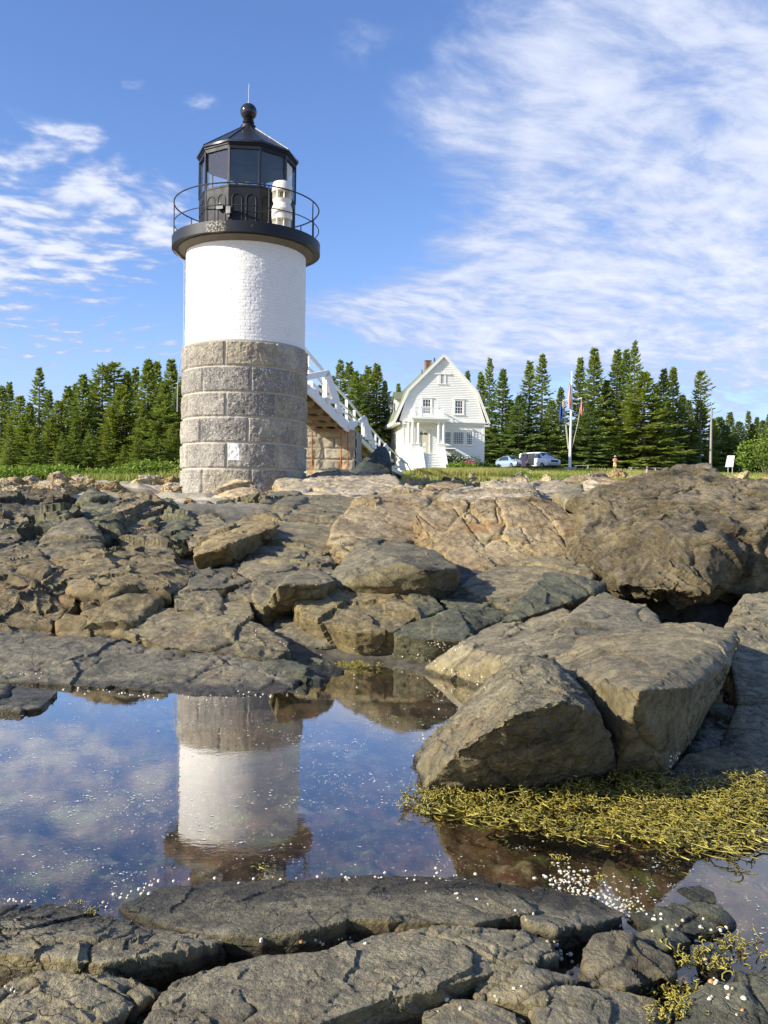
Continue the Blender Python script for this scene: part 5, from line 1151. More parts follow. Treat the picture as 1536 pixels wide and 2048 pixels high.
# left wall windows and dormers
for y0 in (1.9, 6.0): window(y0, y0+.75, 1.75, 3.5, 2, 4, y=-.03, axis='y', par=house)
for yo in (1.6, 5.2):
    dz0 = eave+.55; dz1 = eave+2.15; xx = eL[0]-.05; d = MB(); d.box(xx, xx+2.2, yo, yo+1.5, dz0-.6, dz1); dm = d.build('dormer', WPH, house)
    r_ = MB(); r_.prism([(xx-.2, yo-.15, dz1-.02), (xx-.2, yo+.75, dz1+.75), (xx-.2, yo+1.65, dz1-.02), (xx-.2, yo+1.65, dz1+.08), (xx-.2, yo+.75, dz1+.87), (xx-.2, yo-.15, dz1+.08)], (2.9, 0, 0)); r_.build('dormer_roof', M['shingle'], dm)
    r_ = MB(); r_.prism([(xx-.02, yo, dz1), (xx-.02, yo+.75, dz1+.68), (xx-.02, yo+1.5, dz1)], (.5, 0, 0)); r_.build('dormer_gable', WPH, dm)
    g = MB(); g.box(xx-.03, xx, yo+.35, yo+1.15, dz0+.05, dz1-.2); g.build('dormer_window', M['hglass'], dm)
d = MB(); d.box(eR[0]-1.2, eR[0]+.12, 2.2, 7.2, eave+.2, kR[1]-.7); dm = d.build('dormer', WPH, house)
r_ = MB(); r_.prism([(kR[0]-.2, 2.0, kR[1]+.05), (eR[0]+.42, 2.0, kR[1]-.72), (eR[0]+.42, 2.0, kR[1]-.60), (kR[0]-.2, 2.0, kR[1]+.17)], (0, 5.4, 0)); r_.build('dormer_roof', M['shingle'], dm)
# porch
PD = 2.1
def PX(zx, zy): return HX(zx, zy, -PD)
pl0, pt0 = PX(432, 935); pl1, pb0 = PX(962, 1010); 
porch = MB(); porch.box(pl0, pl1, -PD-.35, 0, pt0-.16, pt0); porch.box(pl0+.12, pl1-.12, -PD-.2, 0, pb0+.1, pt0-.16); porch.box(pl0+.2, pl1-.2, -PD-.08, -PD+.14, pb0-.02, pb0+.1)
pr = porch.build('porch_roof', WPH, house)
zc1 = pb0; zc0 = PX(460, 1300)[1]; dk = PX(700, 1448)[1]
for cx_ in (460, 536, 820, 890):
    x_, _ = PX(cx_, 1200); mb = MB(); mb.lathe([(.17, zc0), (.17, zc0+.07), (.125, zc0+.1), (.135, (zc0+zc1)/2), (.115, zc1-.12), (.16, zc1-.08), (.16, zc1)], x_, -PD+.05, 14); mb.build('porch_column', WPH, house)
x_, _ = PX(430, 1200); mb = MB(); mb.lathe([(.15, zc0), (.12, zc0+.1), (.115, zc1-.1), (.15, zc1)], x_+.12, -.35, 12); mb.build('porch_column', WPH, house)
for a, b_ in ((425, 565), (790, 918)):
    x0, _ = PX(a, 1300); x1, _ = PX(b_, 1300); mb = MB(); mb.box(x0+.06, x1-.06, -PD-.12, -PD+.3, -.4, zc0-.09); mb.box(x0, x1, -PD-.18, -PD+.36, zc0-.09, zc0); 
    z = dk-1.6
    while z < zc0-.2: mb.add([(x0+.05, -PD-.15, z), (x1-.05, -PD-.15, z), (x1-.05, -PD-.122, z+st_h), (x0+.05, -PD-.122, z+st_h)], [(0, 1, 2, 3)]); z += st_h
    mb.build('porch_pedestal', WPH, house)
x0, _ = PX(440, 1450); x1, _ = PX(915, 1450)
mb = MB(); mb.box(x0, x1, -PD, -.05, dk-.12, dk); mb.box(x0-.02, x0+.08, -PD, -.05, -.4, zc0-.05); mb.build('porch_floor', WPH, house)
mb = MB(); sx0, _ = PX(598, 1500); sx1, _ = PX(835, 1500); ns = 9; zb_ = -.55; rs_ = (dk-zb_)/ns
for k in range(ns): mb.box(sx0-.1, sx1+.1, -PD-.28*(k+1), -PD-.28*k, zb_, dk-rs_*(k+.0)-.02); mb.box(sx0-.1, sx1+.1, -PD-.28*(k+1)-.08, -PD-.28*k, dk-rs_*k-.045, dk-rs_*k-.005)
mb.build('front_steps', WPH, house)
for xx in (sx0-.42, sx1+.1):
    mb = MB(); mb.prism([(xx, -PD, zb_), (xx, -PD, dk+.62), (xx, -PD-.3, dk+.55), (xx, -PD-2.35, zb_+.55), (xx, -PD-2.7, zb_+.5), (xx, -PD-2.7, zb_)], (.32, 0, 0)); mb.build('stair_cheek', WPH, house)
x0, z1 = HX(556, 1100, 0); x1, _ = HX(700, 1100, 0); mb = MB(); dz1 = HX(600, 1145, 0)[1]
mb.box(x0, x1-.1, -.07, .0, dk, dz1+.12); door = mb.build('front_door', simple('cream_door', (.66, .60, .44), .5, .05), house)
mb = MB(); mb.box(x0-.1, x0, -.10, 0, dk, dz1+.2); mb.box(x1-.1, x1, -.10, 0, dk, dz1+.2); mb.box(x0-.1, x1, -.10, 0, dz1+.12, dz1+.24)
for q_ in (.1, .62): mb.box(x0+.35, x1-.35, -.085, -.06, dk+.15+q_*1.0, dk+.55+q_)
mb.build('door_frame', WPH, door)
for a, b_ in ((555, 596), (612, 655)):
    xa, _ = HX(a, 1160, 0); xb, _ = HX(b_, 1160, 0); mb = MB(); mb.box(xa, xb, -.10, -.05, HX(600, 1182, 0)[1], HX(600, 1152, 0)[1]); mb.build('door_light', M['hglass'], door)
# balcony
bz0 = pt0; bx0, bzt = PX(482, 800); bx1, _ = PX(900, 800)
bal = MB(); bal.box(bx0, bx1, -PD-.06, -PD, bzt-.05, bzt+.02); bal.box(bx0, bx0+.06, -PD, 0, bzt-.05, bzt+.02); bal.box(bx1-.06, bx1, -PD, 0, bzt-.05, bzt+.02); bal.box(bx0, bx1, -PD-.05, -PD-.01, bz0+.08, bz0+.13)
x = bx0+.1
while x < bx1: bal.box(x, x+.035, -PD-.045, -PD-.015, bz0+.13, bzt-.05); x += .125
y = -PD+.1
while y < 0:
    for xx in (bx0+.01, bx1-.045): bal.box(xx, xx+.035, y, y+.035, bz0+.05, bzt-.05)
    y += .14
bal = bal.build('balcony_rail', WPH, house)
for xx in (bx0, bx0+.55, bx1-.68, bx1-.10):
    mb = MB(); mb.box(xx, xx+.11, -PD-.09, -PD+.02, bz0, bzt+.09); mb.lathe([(.05, bzt+.09), (.07, bzt+.16), (.04, bzt+.22), (0, bzt+.24)], xx+.055, -PD-.035, 8); mb.build('newel_post', WPH, bal)
mb = MB(); a, b_ = HX(1000, 1370); mb.box(HX(905, 1390)[0], HX(1040, 1390)[0], -.35, -.05, HX(900, 1400)[1], HX(900, 1388)[1]); mb.build('window_box', simple('dark_planter', (.04, .05, .04), .8), house)
mb = MB(); a, b_ = HX(520, 1490, -.6); mb.box(a-.12, a+.12, -.7, -.5, b_-.06, b_+.14); mb.bar((a+.04, -.6, -.3), (a+.04, -.6, b_), .05, .05); mb.build('lamp_post', simple('dark_lamp', (.05, .05, .05), .5), house)

# ------------------------------------------------------------------ foliage
def leafmat(name, c1, c2, tr=.25):
    m, t, b = mat(name); at = t.attr('tone'); oi = t.node('ShaderNodeObjectInfo').outputs['Random']
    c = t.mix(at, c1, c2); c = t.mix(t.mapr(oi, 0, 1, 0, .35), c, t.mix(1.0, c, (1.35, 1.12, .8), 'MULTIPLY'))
    t.put(b.inputs['Base Color'], c); b.inputs['Roughness'].default_value = .6; b.inputs['Specular IOR Level'].default_value = .25
    ts = t.node('ShaderNodeBsdfTranslucent'); t.put(ts.inputs[0], t.mix(1.0, c, (1.3, 1.3, .6), 'MULTIPLY'))
    mx = t.node('ShaderNodeMixShader'); mx.inputs[0].default_value = tr; out = m.node_tree.nodes['Material Output']
    t.l.new(b.outputs[0], mx.inputs[1]); t.l.new(ts.outputs[0], mx.inputs[2]); t.l.new(mx.outputs[0], out.inputs[0]); return m
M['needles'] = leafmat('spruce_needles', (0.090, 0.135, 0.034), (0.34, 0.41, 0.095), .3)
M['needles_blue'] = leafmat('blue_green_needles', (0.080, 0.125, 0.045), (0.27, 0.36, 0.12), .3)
M['bark'] = simple('grey_bark', (.16, .13, .10), .9, .3, 3)
M['leaf'] = leafmat('bright_leaves', (0.085, 0.15, 0.022), (0.26, 0.36, 0.055), .3)
M['leaf_dark'] = leafmat('dark_leaves', (0.035, 0.07, 0.018), (0.12, 0.18, 0.04), .2)
M['blossom'] = leafmat('magenta_blossom', (0.45, 0.03, 0.13), (0.75, 0.08, 0.25), .2)
def conifer(seed, H=10.0, Rm=1.7, nb=150, pw=.8, bare=.0, sparse=1.0, top=.0):
    r_ = random.Random(seed); V = []; Q = []; T = []
    def quad(c, d, L, w_, tilt, tone):
        d = d.normalized(); s_ = d.cross(Vector((0, 0, 1)));
        if s_.length < .01: s_ = Vector((1, 0, 0))
        s_.normalize(); s_ = (Matrix.Rotation(tilt, 3, d) @ s_); b0 = len(V)
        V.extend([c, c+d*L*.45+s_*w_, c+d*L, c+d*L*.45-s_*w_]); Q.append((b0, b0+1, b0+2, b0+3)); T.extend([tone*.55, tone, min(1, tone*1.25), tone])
    lop = [r_.uniform(.75, 1.2) for _ in range(7)]
    wh = 0
    for i in range(nb):
        t_ = bare + (1-bare)*(i+.5)/nb; t_ = t_**.93
        a = i*2.39996 + r_.uniform(-.5, .5)
        z = H*(t_ + (.012*r_.uniform(-1, 1)))
        rr = Rm*((1-t_)**pw)*r_.uniform(.62, 1.18)*lop[int((a % 6.283)/6.283*7) % 7] + .10
        if top and t_ > 1-top: rr *= 1.35
        el = -.12 + .75*t_**2 + r_.uniform(-.12, .12); n = 5
        p_ = Vector((0, 0, z)); pts = [p_.copy()]
        for k in range(n):
            e_ = el - .30*math.sin(k/n*2.6)*(1-t_) + (.35 if k >= 3 else 0)
            p_ = p_ + Vector((math.cos(a)*math.cos(e_), math.sin(a)*math.cos(e_), math.sin(e_)))*rr/n; pts.append(p_.copy())
        bt = r_.uniform(.1, .85)
        ks = max(3, int(rr*5.2*sparse))
        for k in range(ks):
            s_ = .12 + .88*k/ks; fi = s_*n; i0 = min(n-1, int(fi)); c = pts[i0].lerp(pts[i0+1], fi-i0); d = (pts[i0+1]-pts[i0]).normalized(); sd_ = d.cross(Vector((0, 0, 1))).normalized()
            for sg in (-1, 1):
                dd = d*r_.uniform(.5, .9) + sd_*sg*r_.uniform(.5, .9) + Vector((0, 0, r_.uniform(-.30, .18)))
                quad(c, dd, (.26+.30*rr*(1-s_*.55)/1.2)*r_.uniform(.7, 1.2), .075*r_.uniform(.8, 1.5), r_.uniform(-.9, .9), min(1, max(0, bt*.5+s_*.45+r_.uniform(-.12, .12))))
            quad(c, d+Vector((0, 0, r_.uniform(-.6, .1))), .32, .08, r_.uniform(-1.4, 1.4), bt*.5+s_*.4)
        quad(pts[-1]-d*.05, d, .35, .07, r_.uniform(-.5, .5), .9)
    for k in range(26):      # leader
        a = r_.uniform(0, 6.28); z = H*(.93+.085*k/26); quad(Vector((0, 0, z)), Vector((math.cos(a), math.sin(a), 1.1)), .24*(1.3-k/26), .05, r_.uniform(-1, 1), .7)
    me = np_mesh('crown', np.array([tuple(v_) for v_ in V]), np.array(Q), smooth=False); vattr(me, 'tone', T)
    tk = MB(); tk.tube([(0, 0, -.6), (0, 0, H*.3), (0, 0, H*.7), (0, 0, H*1.0)], [H*.014+.02, H*.011+.02, H*.006, .012], 7)
    for i in range(22):
        a = r_.uniform(0, 6.28); z = H*r_.uniform(.04, .8); L = Rm*.5*(1-z/H)+.15; tk.tube([(0, 0, z), (math.cos(a)*L, math.sin(a)*L, z-.05*L)], [.028, .008], 4, cap=False)
    return me, tk.mesh('trunk')
kinds = [conifer(1, 10, 2.5, 210, 1.0), conifer(2, 10, 2.8, 210, 1.1), conifer(3, 10, 2.1, 200, .95), conifer(4, 10, 2.7, 160, 1.0, sparse=.8), conifer(5, 10, 1.7, 80, .6, bare=.45, sparse=.9, top=.2), conifer(6, 10, 2.9, 220, .85), conifer(7, 8.5, 2.6, 210, .7)]
def tree(px, py, Y, wsc, kind, label, group, mt='needles'):
    tp_ = W(px, py, Y); g = gz(tp_.x, Y); h = tp_.z-g; cm, tm = kinds[kind]
    e = empty('spruce_tree', (tp_.x, Y, g), random.uniform(0, 6.28)); s_ = h/10.25
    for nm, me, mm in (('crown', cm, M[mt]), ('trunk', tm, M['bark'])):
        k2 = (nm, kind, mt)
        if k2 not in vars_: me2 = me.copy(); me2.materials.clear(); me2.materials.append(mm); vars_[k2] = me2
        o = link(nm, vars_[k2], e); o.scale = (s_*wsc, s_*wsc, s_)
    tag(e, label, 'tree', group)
ordn = ['first', 'second', 'third', 'fourth', 'fifth', 'sixth', 'seventh', 'eighth', 'ninth', 'tenth', 'eleventh', 'twelfth', 'thirteenth', 'fourteenth', 'fifteenth', 'sixteenth', 'seventeenth', 'eighteenth', 'nineteenth', 'twentieth', 'twenty-first', 'twenty-second', 'twenty-third', 'twenty-fourth', 'twenty-fifth', 'twenty-sixth', 'twenty-seventh', 'twenty-eighth', 'twenty-ninth', 'thirtieth', 'thirty-first', 'thirty-second', 'thirty-third', 'thirty-fourth', 'thirty-fifth', 'thirty-sixth', 'thirty-seventh', 'thirty-eighth']
Lt = [(4, 772, 62, 1.1, 0), (19, 764, 66, .9, 1), (41, 790, 60, 1.2, 5), (60, 806, 57, 1.2, 1), (79, 735, 60, .95, 3), (98, 780, 64, 1.0, 0), (118, 800, 58, 1.3, 5), (136, 772, 62, 1.2, 1), (151, 768, 66, 1.0, 2), (166, 748, 60, 1.1, 0), (186, 764, 63, 1.2, 1),
      (205, 728, 62, 1.1, 4), (229, 724, 63, 1.25, 4), (243, 768, 58, 1.3, 5), (255, 742, 64, .9, 2), (271, 734, 66, .9, 2), (297, 719, 60, 1.1, 0), (314, 722, 62, 1.0, 2), (330, 762, 57, 1.3, 1), (343, 717, 60, 1.05, 0), (358, 772, 58, 1.2, 1), (372, 740, 64, 1.2, 0)]
for i, (px, py, Y, w_, k) in enumerate(Lt):
    ds = {4: 'thin-crowned spruce with bare lower branches', 3: 'tall loose-branched spruce', 2: 'narrow spruce'}.get(k, 'dense dark spruce')
    tree(px, py, Y, w_*1.25, k, ds+' left of the tower, '+ordn[i]+' treetop from the left edge', 'spruces of the wood left of the tower')
for i, (px, py, Y, w_, k) in enumerate([(20, 850, 54, 1.4, 1), (70, 860, 53, 1.5, 5), (125, 865, 52.5, 1.5, 1), (180, 858, 53, 1.6, 5), (215, 850, 55, 1.5, 1), (248, 890, 51, 1.6, 1), (277, 868, 52, 1.5, 5), (310, 862, 52, 1.5, 1), (345, 850, 53, 1.4, 5), (100, 835, 56, 1.4, 5), (150, 838, 56, 1.4, 1), (225, 815, 58, 1.4, 5), (285, 815, 57, 1.4, 1), (45, 830, 57, 1.4, 1)]):
    tree(px, py, Y, w_, k, 'shorter spruce in the front row of the left wood, '+ordn[i]+' planted of its row', 'front-row spruces of the left wood')
Mt = [(664, 752, 88, 1.3, 0), (681, 721, 90, 1.25, 3), (699, 724, 92, 1.3, 3), (711, 742, 88, 1.3, 0), (726, 748, 92, 1.4, 1), (737, 732, 90, 1.3, 3), (754, 728, 92, 1.35, 0), (770, 762, 94, 1.0, 1), (797, 766, 104, .9, 0), (640, 770, 90, 1.1, 1)]
for i, (px, py, Y, w_, k) in enumerate(Mt):
    tree(px, py, Y, w_, k, ('small spruce tip just left of the house roof' if px == 797 else 'dark spruce between the tower and the house, '+ordn[i]+' of its row'), 'spruces between the tower and the house')
Rt = [(935, 742, 118, .8, 0), (962, 745, 112, 1.0, 2), (980, 716, 114, .75, 3), (1006, 738, 110, 1.05, 1), (1060, 722, 112, 1.0, 3), (1085, 708, 116, .95, 3), (1040, 790, 108, 1.5, 5), (1022, 800, 116, 1.3, 1), (1104, 800, 108, 1.3, 5), (1122, 775, 126, 1.0, 0), (1161, 714, 118, .9, 2), (1189, 694, 116, 1.0, 0), (1180, 800, 108, 1.5, 5),
      (1213, 760, 118, 1.2, 1), (1235, 699, 116, .95, 0), (1253, 700, 120, .95, 2), (1270, 683, 114, .75, 3), (1289, 742, 110, 1.5, 5), (1312, 770, 112, 1.0, 1), (1328, 737, 116, .95, 0), (1347, 734, 118, .95, 2), (1378, 800, 116, 1.1, 1), (1402, 741, 118, .95, 4), (1400, 800, 120, 1.2, 5), (1440, 812, 128, 1.2, 6), (1460, 824, 132, 1.3, 0), (1497, 822, 130, .9, 2), (1514, 834, 130, 1.1, 1), (1538, 828, 130, 1.1, 0), (1428, 838, 126, 1.4, 1), (1478, 842, 126, 1.5, 5), (1505, 848, 124, 1.5, 1), (1526, 840, 126, 1.3, 5), (1452, 850, 122, 1.5, 5), (1365, 790, 122, 1.3, 1)]
for i, (px, py, Y, w_, k) in enumerate(Rt):
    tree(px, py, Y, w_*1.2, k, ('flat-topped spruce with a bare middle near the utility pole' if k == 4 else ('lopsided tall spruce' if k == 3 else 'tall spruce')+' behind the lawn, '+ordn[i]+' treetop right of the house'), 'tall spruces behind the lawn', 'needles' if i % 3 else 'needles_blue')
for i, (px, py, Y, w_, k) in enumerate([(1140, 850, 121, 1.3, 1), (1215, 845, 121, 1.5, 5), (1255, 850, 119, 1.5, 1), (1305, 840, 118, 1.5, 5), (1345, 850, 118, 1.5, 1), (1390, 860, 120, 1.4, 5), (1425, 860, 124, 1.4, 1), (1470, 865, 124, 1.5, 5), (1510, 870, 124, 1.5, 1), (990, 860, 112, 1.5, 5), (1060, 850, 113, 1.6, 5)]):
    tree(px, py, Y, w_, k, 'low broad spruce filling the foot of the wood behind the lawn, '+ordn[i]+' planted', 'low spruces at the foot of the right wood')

def bush(name, px, pyb, Y, wd, hh_, mt, label, group=None, n=900, leaf=.09, extra=None, cat='bush'):
    c = W(px, pyb, Y); g = gz(c.x, Y); r_ = random.Random(int(px*7+pyb)); V = []; Q = []; T = []
    lob = [(r_.uniform(-.5, .5), r_.uniform(-.35, .35), r_.uniform(.35, .8), r_.uniform(.28, .46)) for _ in range(9)]
    for i in range(n):
        lx, ly, lz, lr = lob[r_.randrange(9)]; v_ = Vector((r_.gauss(0, 1), r_.gauss(0, 1), r_.gauss(0, 1))).normalized()*lr*r_.uniform(.65, 1.05)
        p_ = Vector(((lx+v_.x)*wd, (ly+v_.y)*wd*.7, max(.02, (lz+v_.z)*hh_*.85))); d = Vector((r_.gauss(0, 1), r_.gauss(0, 1), r_.gauss(.3, .7))).normalized(); s_ = d.orthogonal().normalized(); s_ = Matrix.Rotation(r_.uniform(0, 6.28), 3, d) @ s_
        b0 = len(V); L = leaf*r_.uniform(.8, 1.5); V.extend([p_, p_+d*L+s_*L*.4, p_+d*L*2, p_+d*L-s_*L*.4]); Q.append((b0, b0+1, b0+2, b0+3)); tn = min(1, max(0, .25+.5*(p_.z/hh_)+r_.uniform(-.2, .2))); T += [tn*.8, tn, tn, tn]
    me = np_mesh('foliage', np.array([tuple(v_) for v_ in V]), np.array(Q), False); vattr(me, 'tone', T)
    e = empty(name, (c.x, Y, g)); link('foliage', me, e, M[mt]); mb = MB()
    for k in range(6): a = k*1.05; mb.tube([(0, 0, -.15), (math.cos(a)*wd*.3, math.sin(a)*wd*.22, hh_*.55)], [.03, .01], 5)
    mb.build('stem', M['bark'], e); tag(e, label, cat, group); return e
bush('leafy_shrub', 30, 968, 48, 3.0, .9, 'leaf', 'low bright green shrub at the left edge under the wood', None, 1300)
bush('leafy_shrub', 85, 968, 47, 2.6, 1.0, 'leaf', 'low bright green shrub under the left wood, second from the edge', None, 1300)
bush('leafy_shrub', 130, 965, 48, 2.4, .8, 'leaf', 'low bright green shrub under the left wood, third from the edge', None, 1100)
bush('leafy_shrub', 232, 955, 48, 1.6, .8, 'leaf', 'small light green shrub where the meadow starts left of the tower', None, 800)
bush('leafy_shrub', 275, 948, 50, 2.8, 1.3, 'leaf', 'wide green shrub on the meadow, left one of the pair beside the tower', None, 1400)
bush('leafy_shrub', 330, 945, 50, 3.0, 1.3, 'leaf', 'wide green shrub on the meadow, touching the tower outline', None, 1400)
bush('leafy_shrub', 268, 972, 40, 1.1, .4, 'leaf', 'tiny leafy plant among the pale rocks left of the tower', None, 500, .06)
bush('leafy_shrub', 906, 925, 83.2, 1.5, 1.9, 'leaf_dark', 'dark green shrub against the house beside the porch steps', None, 1100)
bush('leafy_shrub', 938, 925, 84, 1.9, 1.7, 'leaf_dark', 'brownish green rhododendron leaves behind the magenta blossoms', None, 1100)
bush('flowering_shrub', 936, 926, 82.8, .85, 1.05, 'blossom', 'magenta flowering rhododendron in front of the house', None, 500, .07)
bush('leafy_shrub', 918, 936, 81.5, 1.5, 1.1, 'leaf', 'round lime green shrub in front of the porch corner', None, 900)
bush('leafy_shrub', 945, 939, 81.5, 1.8, .8, 'leaf', 'low green plants below the magenta rhododendron', None, 900)
bush('leafy_shrub', 968, 929, 85, 1.4, 1.1, 'leaf_dark', 'dark shrub at the right corner of the house', None, 800)
bush('leafy_shrub', 985, 930, 88, 1.0, .8, 'leaf_dark', 'small shrub between the house and the blue car', None, 500)
bush('leafy_shrub', 1158, 934, 112, 3.6, 2.0, 'leaf', 'yellow-green shrub right behind the flagpole', None, 1500, .11)
bush('leafy_shrub', 1122, 934, 112, 2.0, 1.4, 'leaf', 'low green shrub between the van and the flagpole', None, 900, .11)
bush('leafy_shrub', 1205, 936, 112, 3.0, 1.4, 'leaf', 'low yellow-green shrub left of the walker with the backpack', None, 1200, .11)
bush('leafy_shrub', 1248, 936, 113, 2.6, 2.2, 'leaf', 'green shrub right of the walker with the backpack', None, 1200, .11)
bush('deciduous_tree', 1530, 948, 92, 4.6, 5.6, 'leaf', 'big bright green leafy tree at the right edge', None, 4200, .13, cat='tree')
bush('leafy_shrub', 1345, 940, 115, 3.0, 1.3, 'leaf_dark', 'dark shrub behind the long bench', None, 900, .11)
bush('leafy_shrub', 1073, 962, 50, 1.5, .6, 'leaf', 'bright leafy plant at the edge of the lawn below the flagpole', None, 700, .05)
bush('leafy_shrub', 1130, 964, 50, 2.0, .5, 'leaf', 'bright ground plant left of the pale boulder at the lawn edge', None, 700, .05)

# ------------------------------------------------------------------ grass
rr = np.random.default_rng(4)
def grass(n, pf):
    X = []; Y = []; H_ = []
    while sum(len(a) for a in X) < n:
        x, y, h, k = pf(20000); X.append(x[k]); Y.append(y[k]); H_.append(h[k])
    return np.concatenate(X)[:n], np.concatenate(Y)[:n], np.concatenate(H_)[:n]
def lawn(k):
    y = rr.uniform(42, 118, k); u_ = rr.uniform(.02, .47, k); x = u_*y; h = np.where(y < 62, .30, .26)*rr.uniform(.5, 1.3, k); ke = rr.uniform(0, 1, k) < np.interp(y, [42, 60, 118], [1, .9, .6])
    return x, y, h, ke
def reeds(k):
    y = rr.uniform(53, 66, k); u_ = rr.uniform(.035, .16, k); h = rr.uniform(.35, .66, k)*np.clip(1.25-np.abs(u_-.12)*2.0, .6, 1.2); ke = (u_ < .158+0*u_)
    return u_*y, y, h, ke
def leftm(k):
    y = rr.uniform(38, 52, k); u_ = rr.uniform(-.36, -.21, k); h = rr.uniform(.15, .5, k); return u_*y, y, h, rr.uniform(0, 1, k) < np.clip((u_+.36)*8, 0, 1)
xs_, ys_, hs_ = [np.concatenate(a) for a in zip(grass(60000, lawn), grass(26000, reeds), grass(9000, leftm))]
tallm = np.concatenate([np.zeros(60000), np.ones(26000), np.zeros(9000)])
zg = ground_h(xs_, ys_); n = len(xs_); a = rr.uniform(0, 6.283, n); wv_ = np.where(tallm > 0, .028, .035); bx_ = rr.normal(0, .18, n)*hs_; by_ = rr.normal(0, .18, n)*hs_
V = np.empty((n, 3, 3)); V[:, 0] = np.stack([xs_-wv_*np.cos(a), ys_-wv_*np.sin(a), zg-.02], -1); V[:, 1] = np.stack([xs_+wv_*np.cos(a), ys_+wv_*np.sin(a), zg-.02], -1); V[:, 2] = np.stack([xs_+bx_, ys_+by_, zg+hs_], -1)
me = np_mesh('meadow_grass', V.reshape(-1, 3), np.arange(n*3).reshape(-1, 3), False)
tn = np.repeat(np.clip(.5+.35*fbm(np.stack([xs_*.35, ys_*.2, 0*xs_], -1), 3, 6)+rr.normal(0, .14, n)+.1*tallm, 0, 1), 3); vattr(me, 'tone', tn)
M['grass'] = leafmat('meadow_grass', (0.16, 0.22, 0.04), (0.42, 0.38, 0.13), .3)
tag(link('meadow_grass', me, None, M['grass']), 'sunlit grass and tall reeds covering the lawn', 'grass', None, 'stuff')

# ------------------------------------------------------------------ flagpole, flags
fp = W(1139.5, 934, 100); fz = gz(fp.x, 100); topp = W(1144.3, 745, 100); H_ = topp.z-fz
pole = empty('flagpole', (fp.x, 100, fz)); tag(pole, 'tall white flagpole with a yardarm and halyards on the lawn', 'flagpole')
lean = topp.x-fp.x
def fpz(py, px=None): q_ = W(px if px else 1142, py, 100); return (q_.x-fp.x, 0.0, q_.z-fz)
mb = MB(); mb.tube([(0, 0, 0), (lean*.5, 0, H_*.5), (lean, 0, H_)], [.17, .13, .09], 12); mb.lathe([(.12, H_), (.14, H_+.08), (0, H_+.15)], lean, 0, 10); mb.build('pole', M['white_paint'], pole)
mb = MB(); a = fpz(801, 1126); b_ = fpz(796.5, 1164); mb.tube([a, b_], .07, 8); mb.build('yardarm', M['white_paint'], pole)
mb = MB(); mb.box(-.6, .6, -.5, .5, -.3, .32); mb.build('plinth', simple('concrete_plinth', (.42, .40, .34), .9), pole, bevel=.03)
m_rope = simple('halyard_rope', (.55, .50, .36), .9)
for pts in ([(1125.5, 802), (1136, 898)], [(1127.5, 802), (1137.5, 898)], [(1163, 798), (1156, 845), (1144, 896)], [(1125, 802), (1125.5, 824)]):
    mb = MB(); mb.tube([fpz(q_[1], q_[0]) for q_ in pts], .035, 5); mb.build('halyard', m_rope, pole)
def flag(name, pts, Wd, nfold, mt, label, Y=99.7):
    """limp flag: hangs between the two pixel points, its cloth gathered in folds"""
    (x0, y0), (x1, y1) = pts; a = W(x0, y0, Y); b_ = W(x1, y1, Y); nu, nv = 40, 36; V = []
    for j in range(nv):
        s_ = j/(nv-1); c = a.lerp(b_, s_); ww = Wd*(.35+.65*math.sin(math.pi*min(1, s_*.9+.1)))
        for i in range(nu):
            r_ = i/(nu-1); V.append((c.x-a.x+(r_-.5)*ww, .16*math.sin(r_*nfold*2*math.pi+s_*2)*(.4+s_), c.z-a.z-.35*r_*(1-s_)))
    me = np_mesh(name, np.array(V), grid_quads(nv, nu)); uv = me.uv_layers.new(name='UVMap'); li = np.empty(len(me.loops), np.int32); me.loops.foreach_get('vertex_index', li)
    uv.data.foreach_set('uv', np.stack([(li % nu)/(nu-1), (li//nu)/(nv-1)], -1).astype(np.float32).ravel()); o = link(name, me, None, mt); o.location = a
    sm = o.modifiers.new('th', 'SOLIDIFY'); sm.thickness = .01; tag(o, label, 'flag'); return o
m, t, b = mat('us_flag'); uvn = t.node('ShaderNodeTexCoord').outputs['UV']; U_, V_, _ = t.xyz(uvn)
sk = t.math('ADD', t.math('MULTIPLY', U_, 9.0), t.math('MULTIPLY', V_, 1.6)); strp = t.math('GREATER_THAN', t.math('FRACT', sk), .5)
c = t.mix(strp, (.38, .05, .06), (.62, .58, .56)); canton = t.math('MULTIPLY', t.math('LESS_THAN', V_, .30), t.math('LESS_THAN', U_, .0))
t.put(b.inputs['Base Color'], c); b.inputs['Roughness'].default_value = .8
flag('flag', [(1141.3, 764), (1139.2, 817)], .42, 2.2, m, 'red and white striped national flag hanging limp on the pole')
flag('flag', [(1122.5, 806), (1121.0, 842)], .42, 1.6, simple('navy_cloth', (.02, .05, .20), .8, .2), 'dark blue flag hanging from the left end of the yardarm')
m, t, b = mat('red_ensign'); uvn = t.node('ShaderNodeTexCoord').outputs['UV']; U_, V_, _ = t.xyz(uvn); t.put(b.inputs['Base Color'], t.mix(t.mapr(V_, .75, .8), t.mix(t.math('GREATER_THAN', t.math('FRACT', t.math('MULTIPLY', U_, 3.0)), .6), (.36, .05, .05), (.5, .34, .3)), (.38, .17, .05))); b.inputs['Roughness'].default_value = .8
flag('flag', [(1164.2, 800), (1163, 829)], .32, 1.5, m, 'small red flag hanging from the right end of the yardarm')

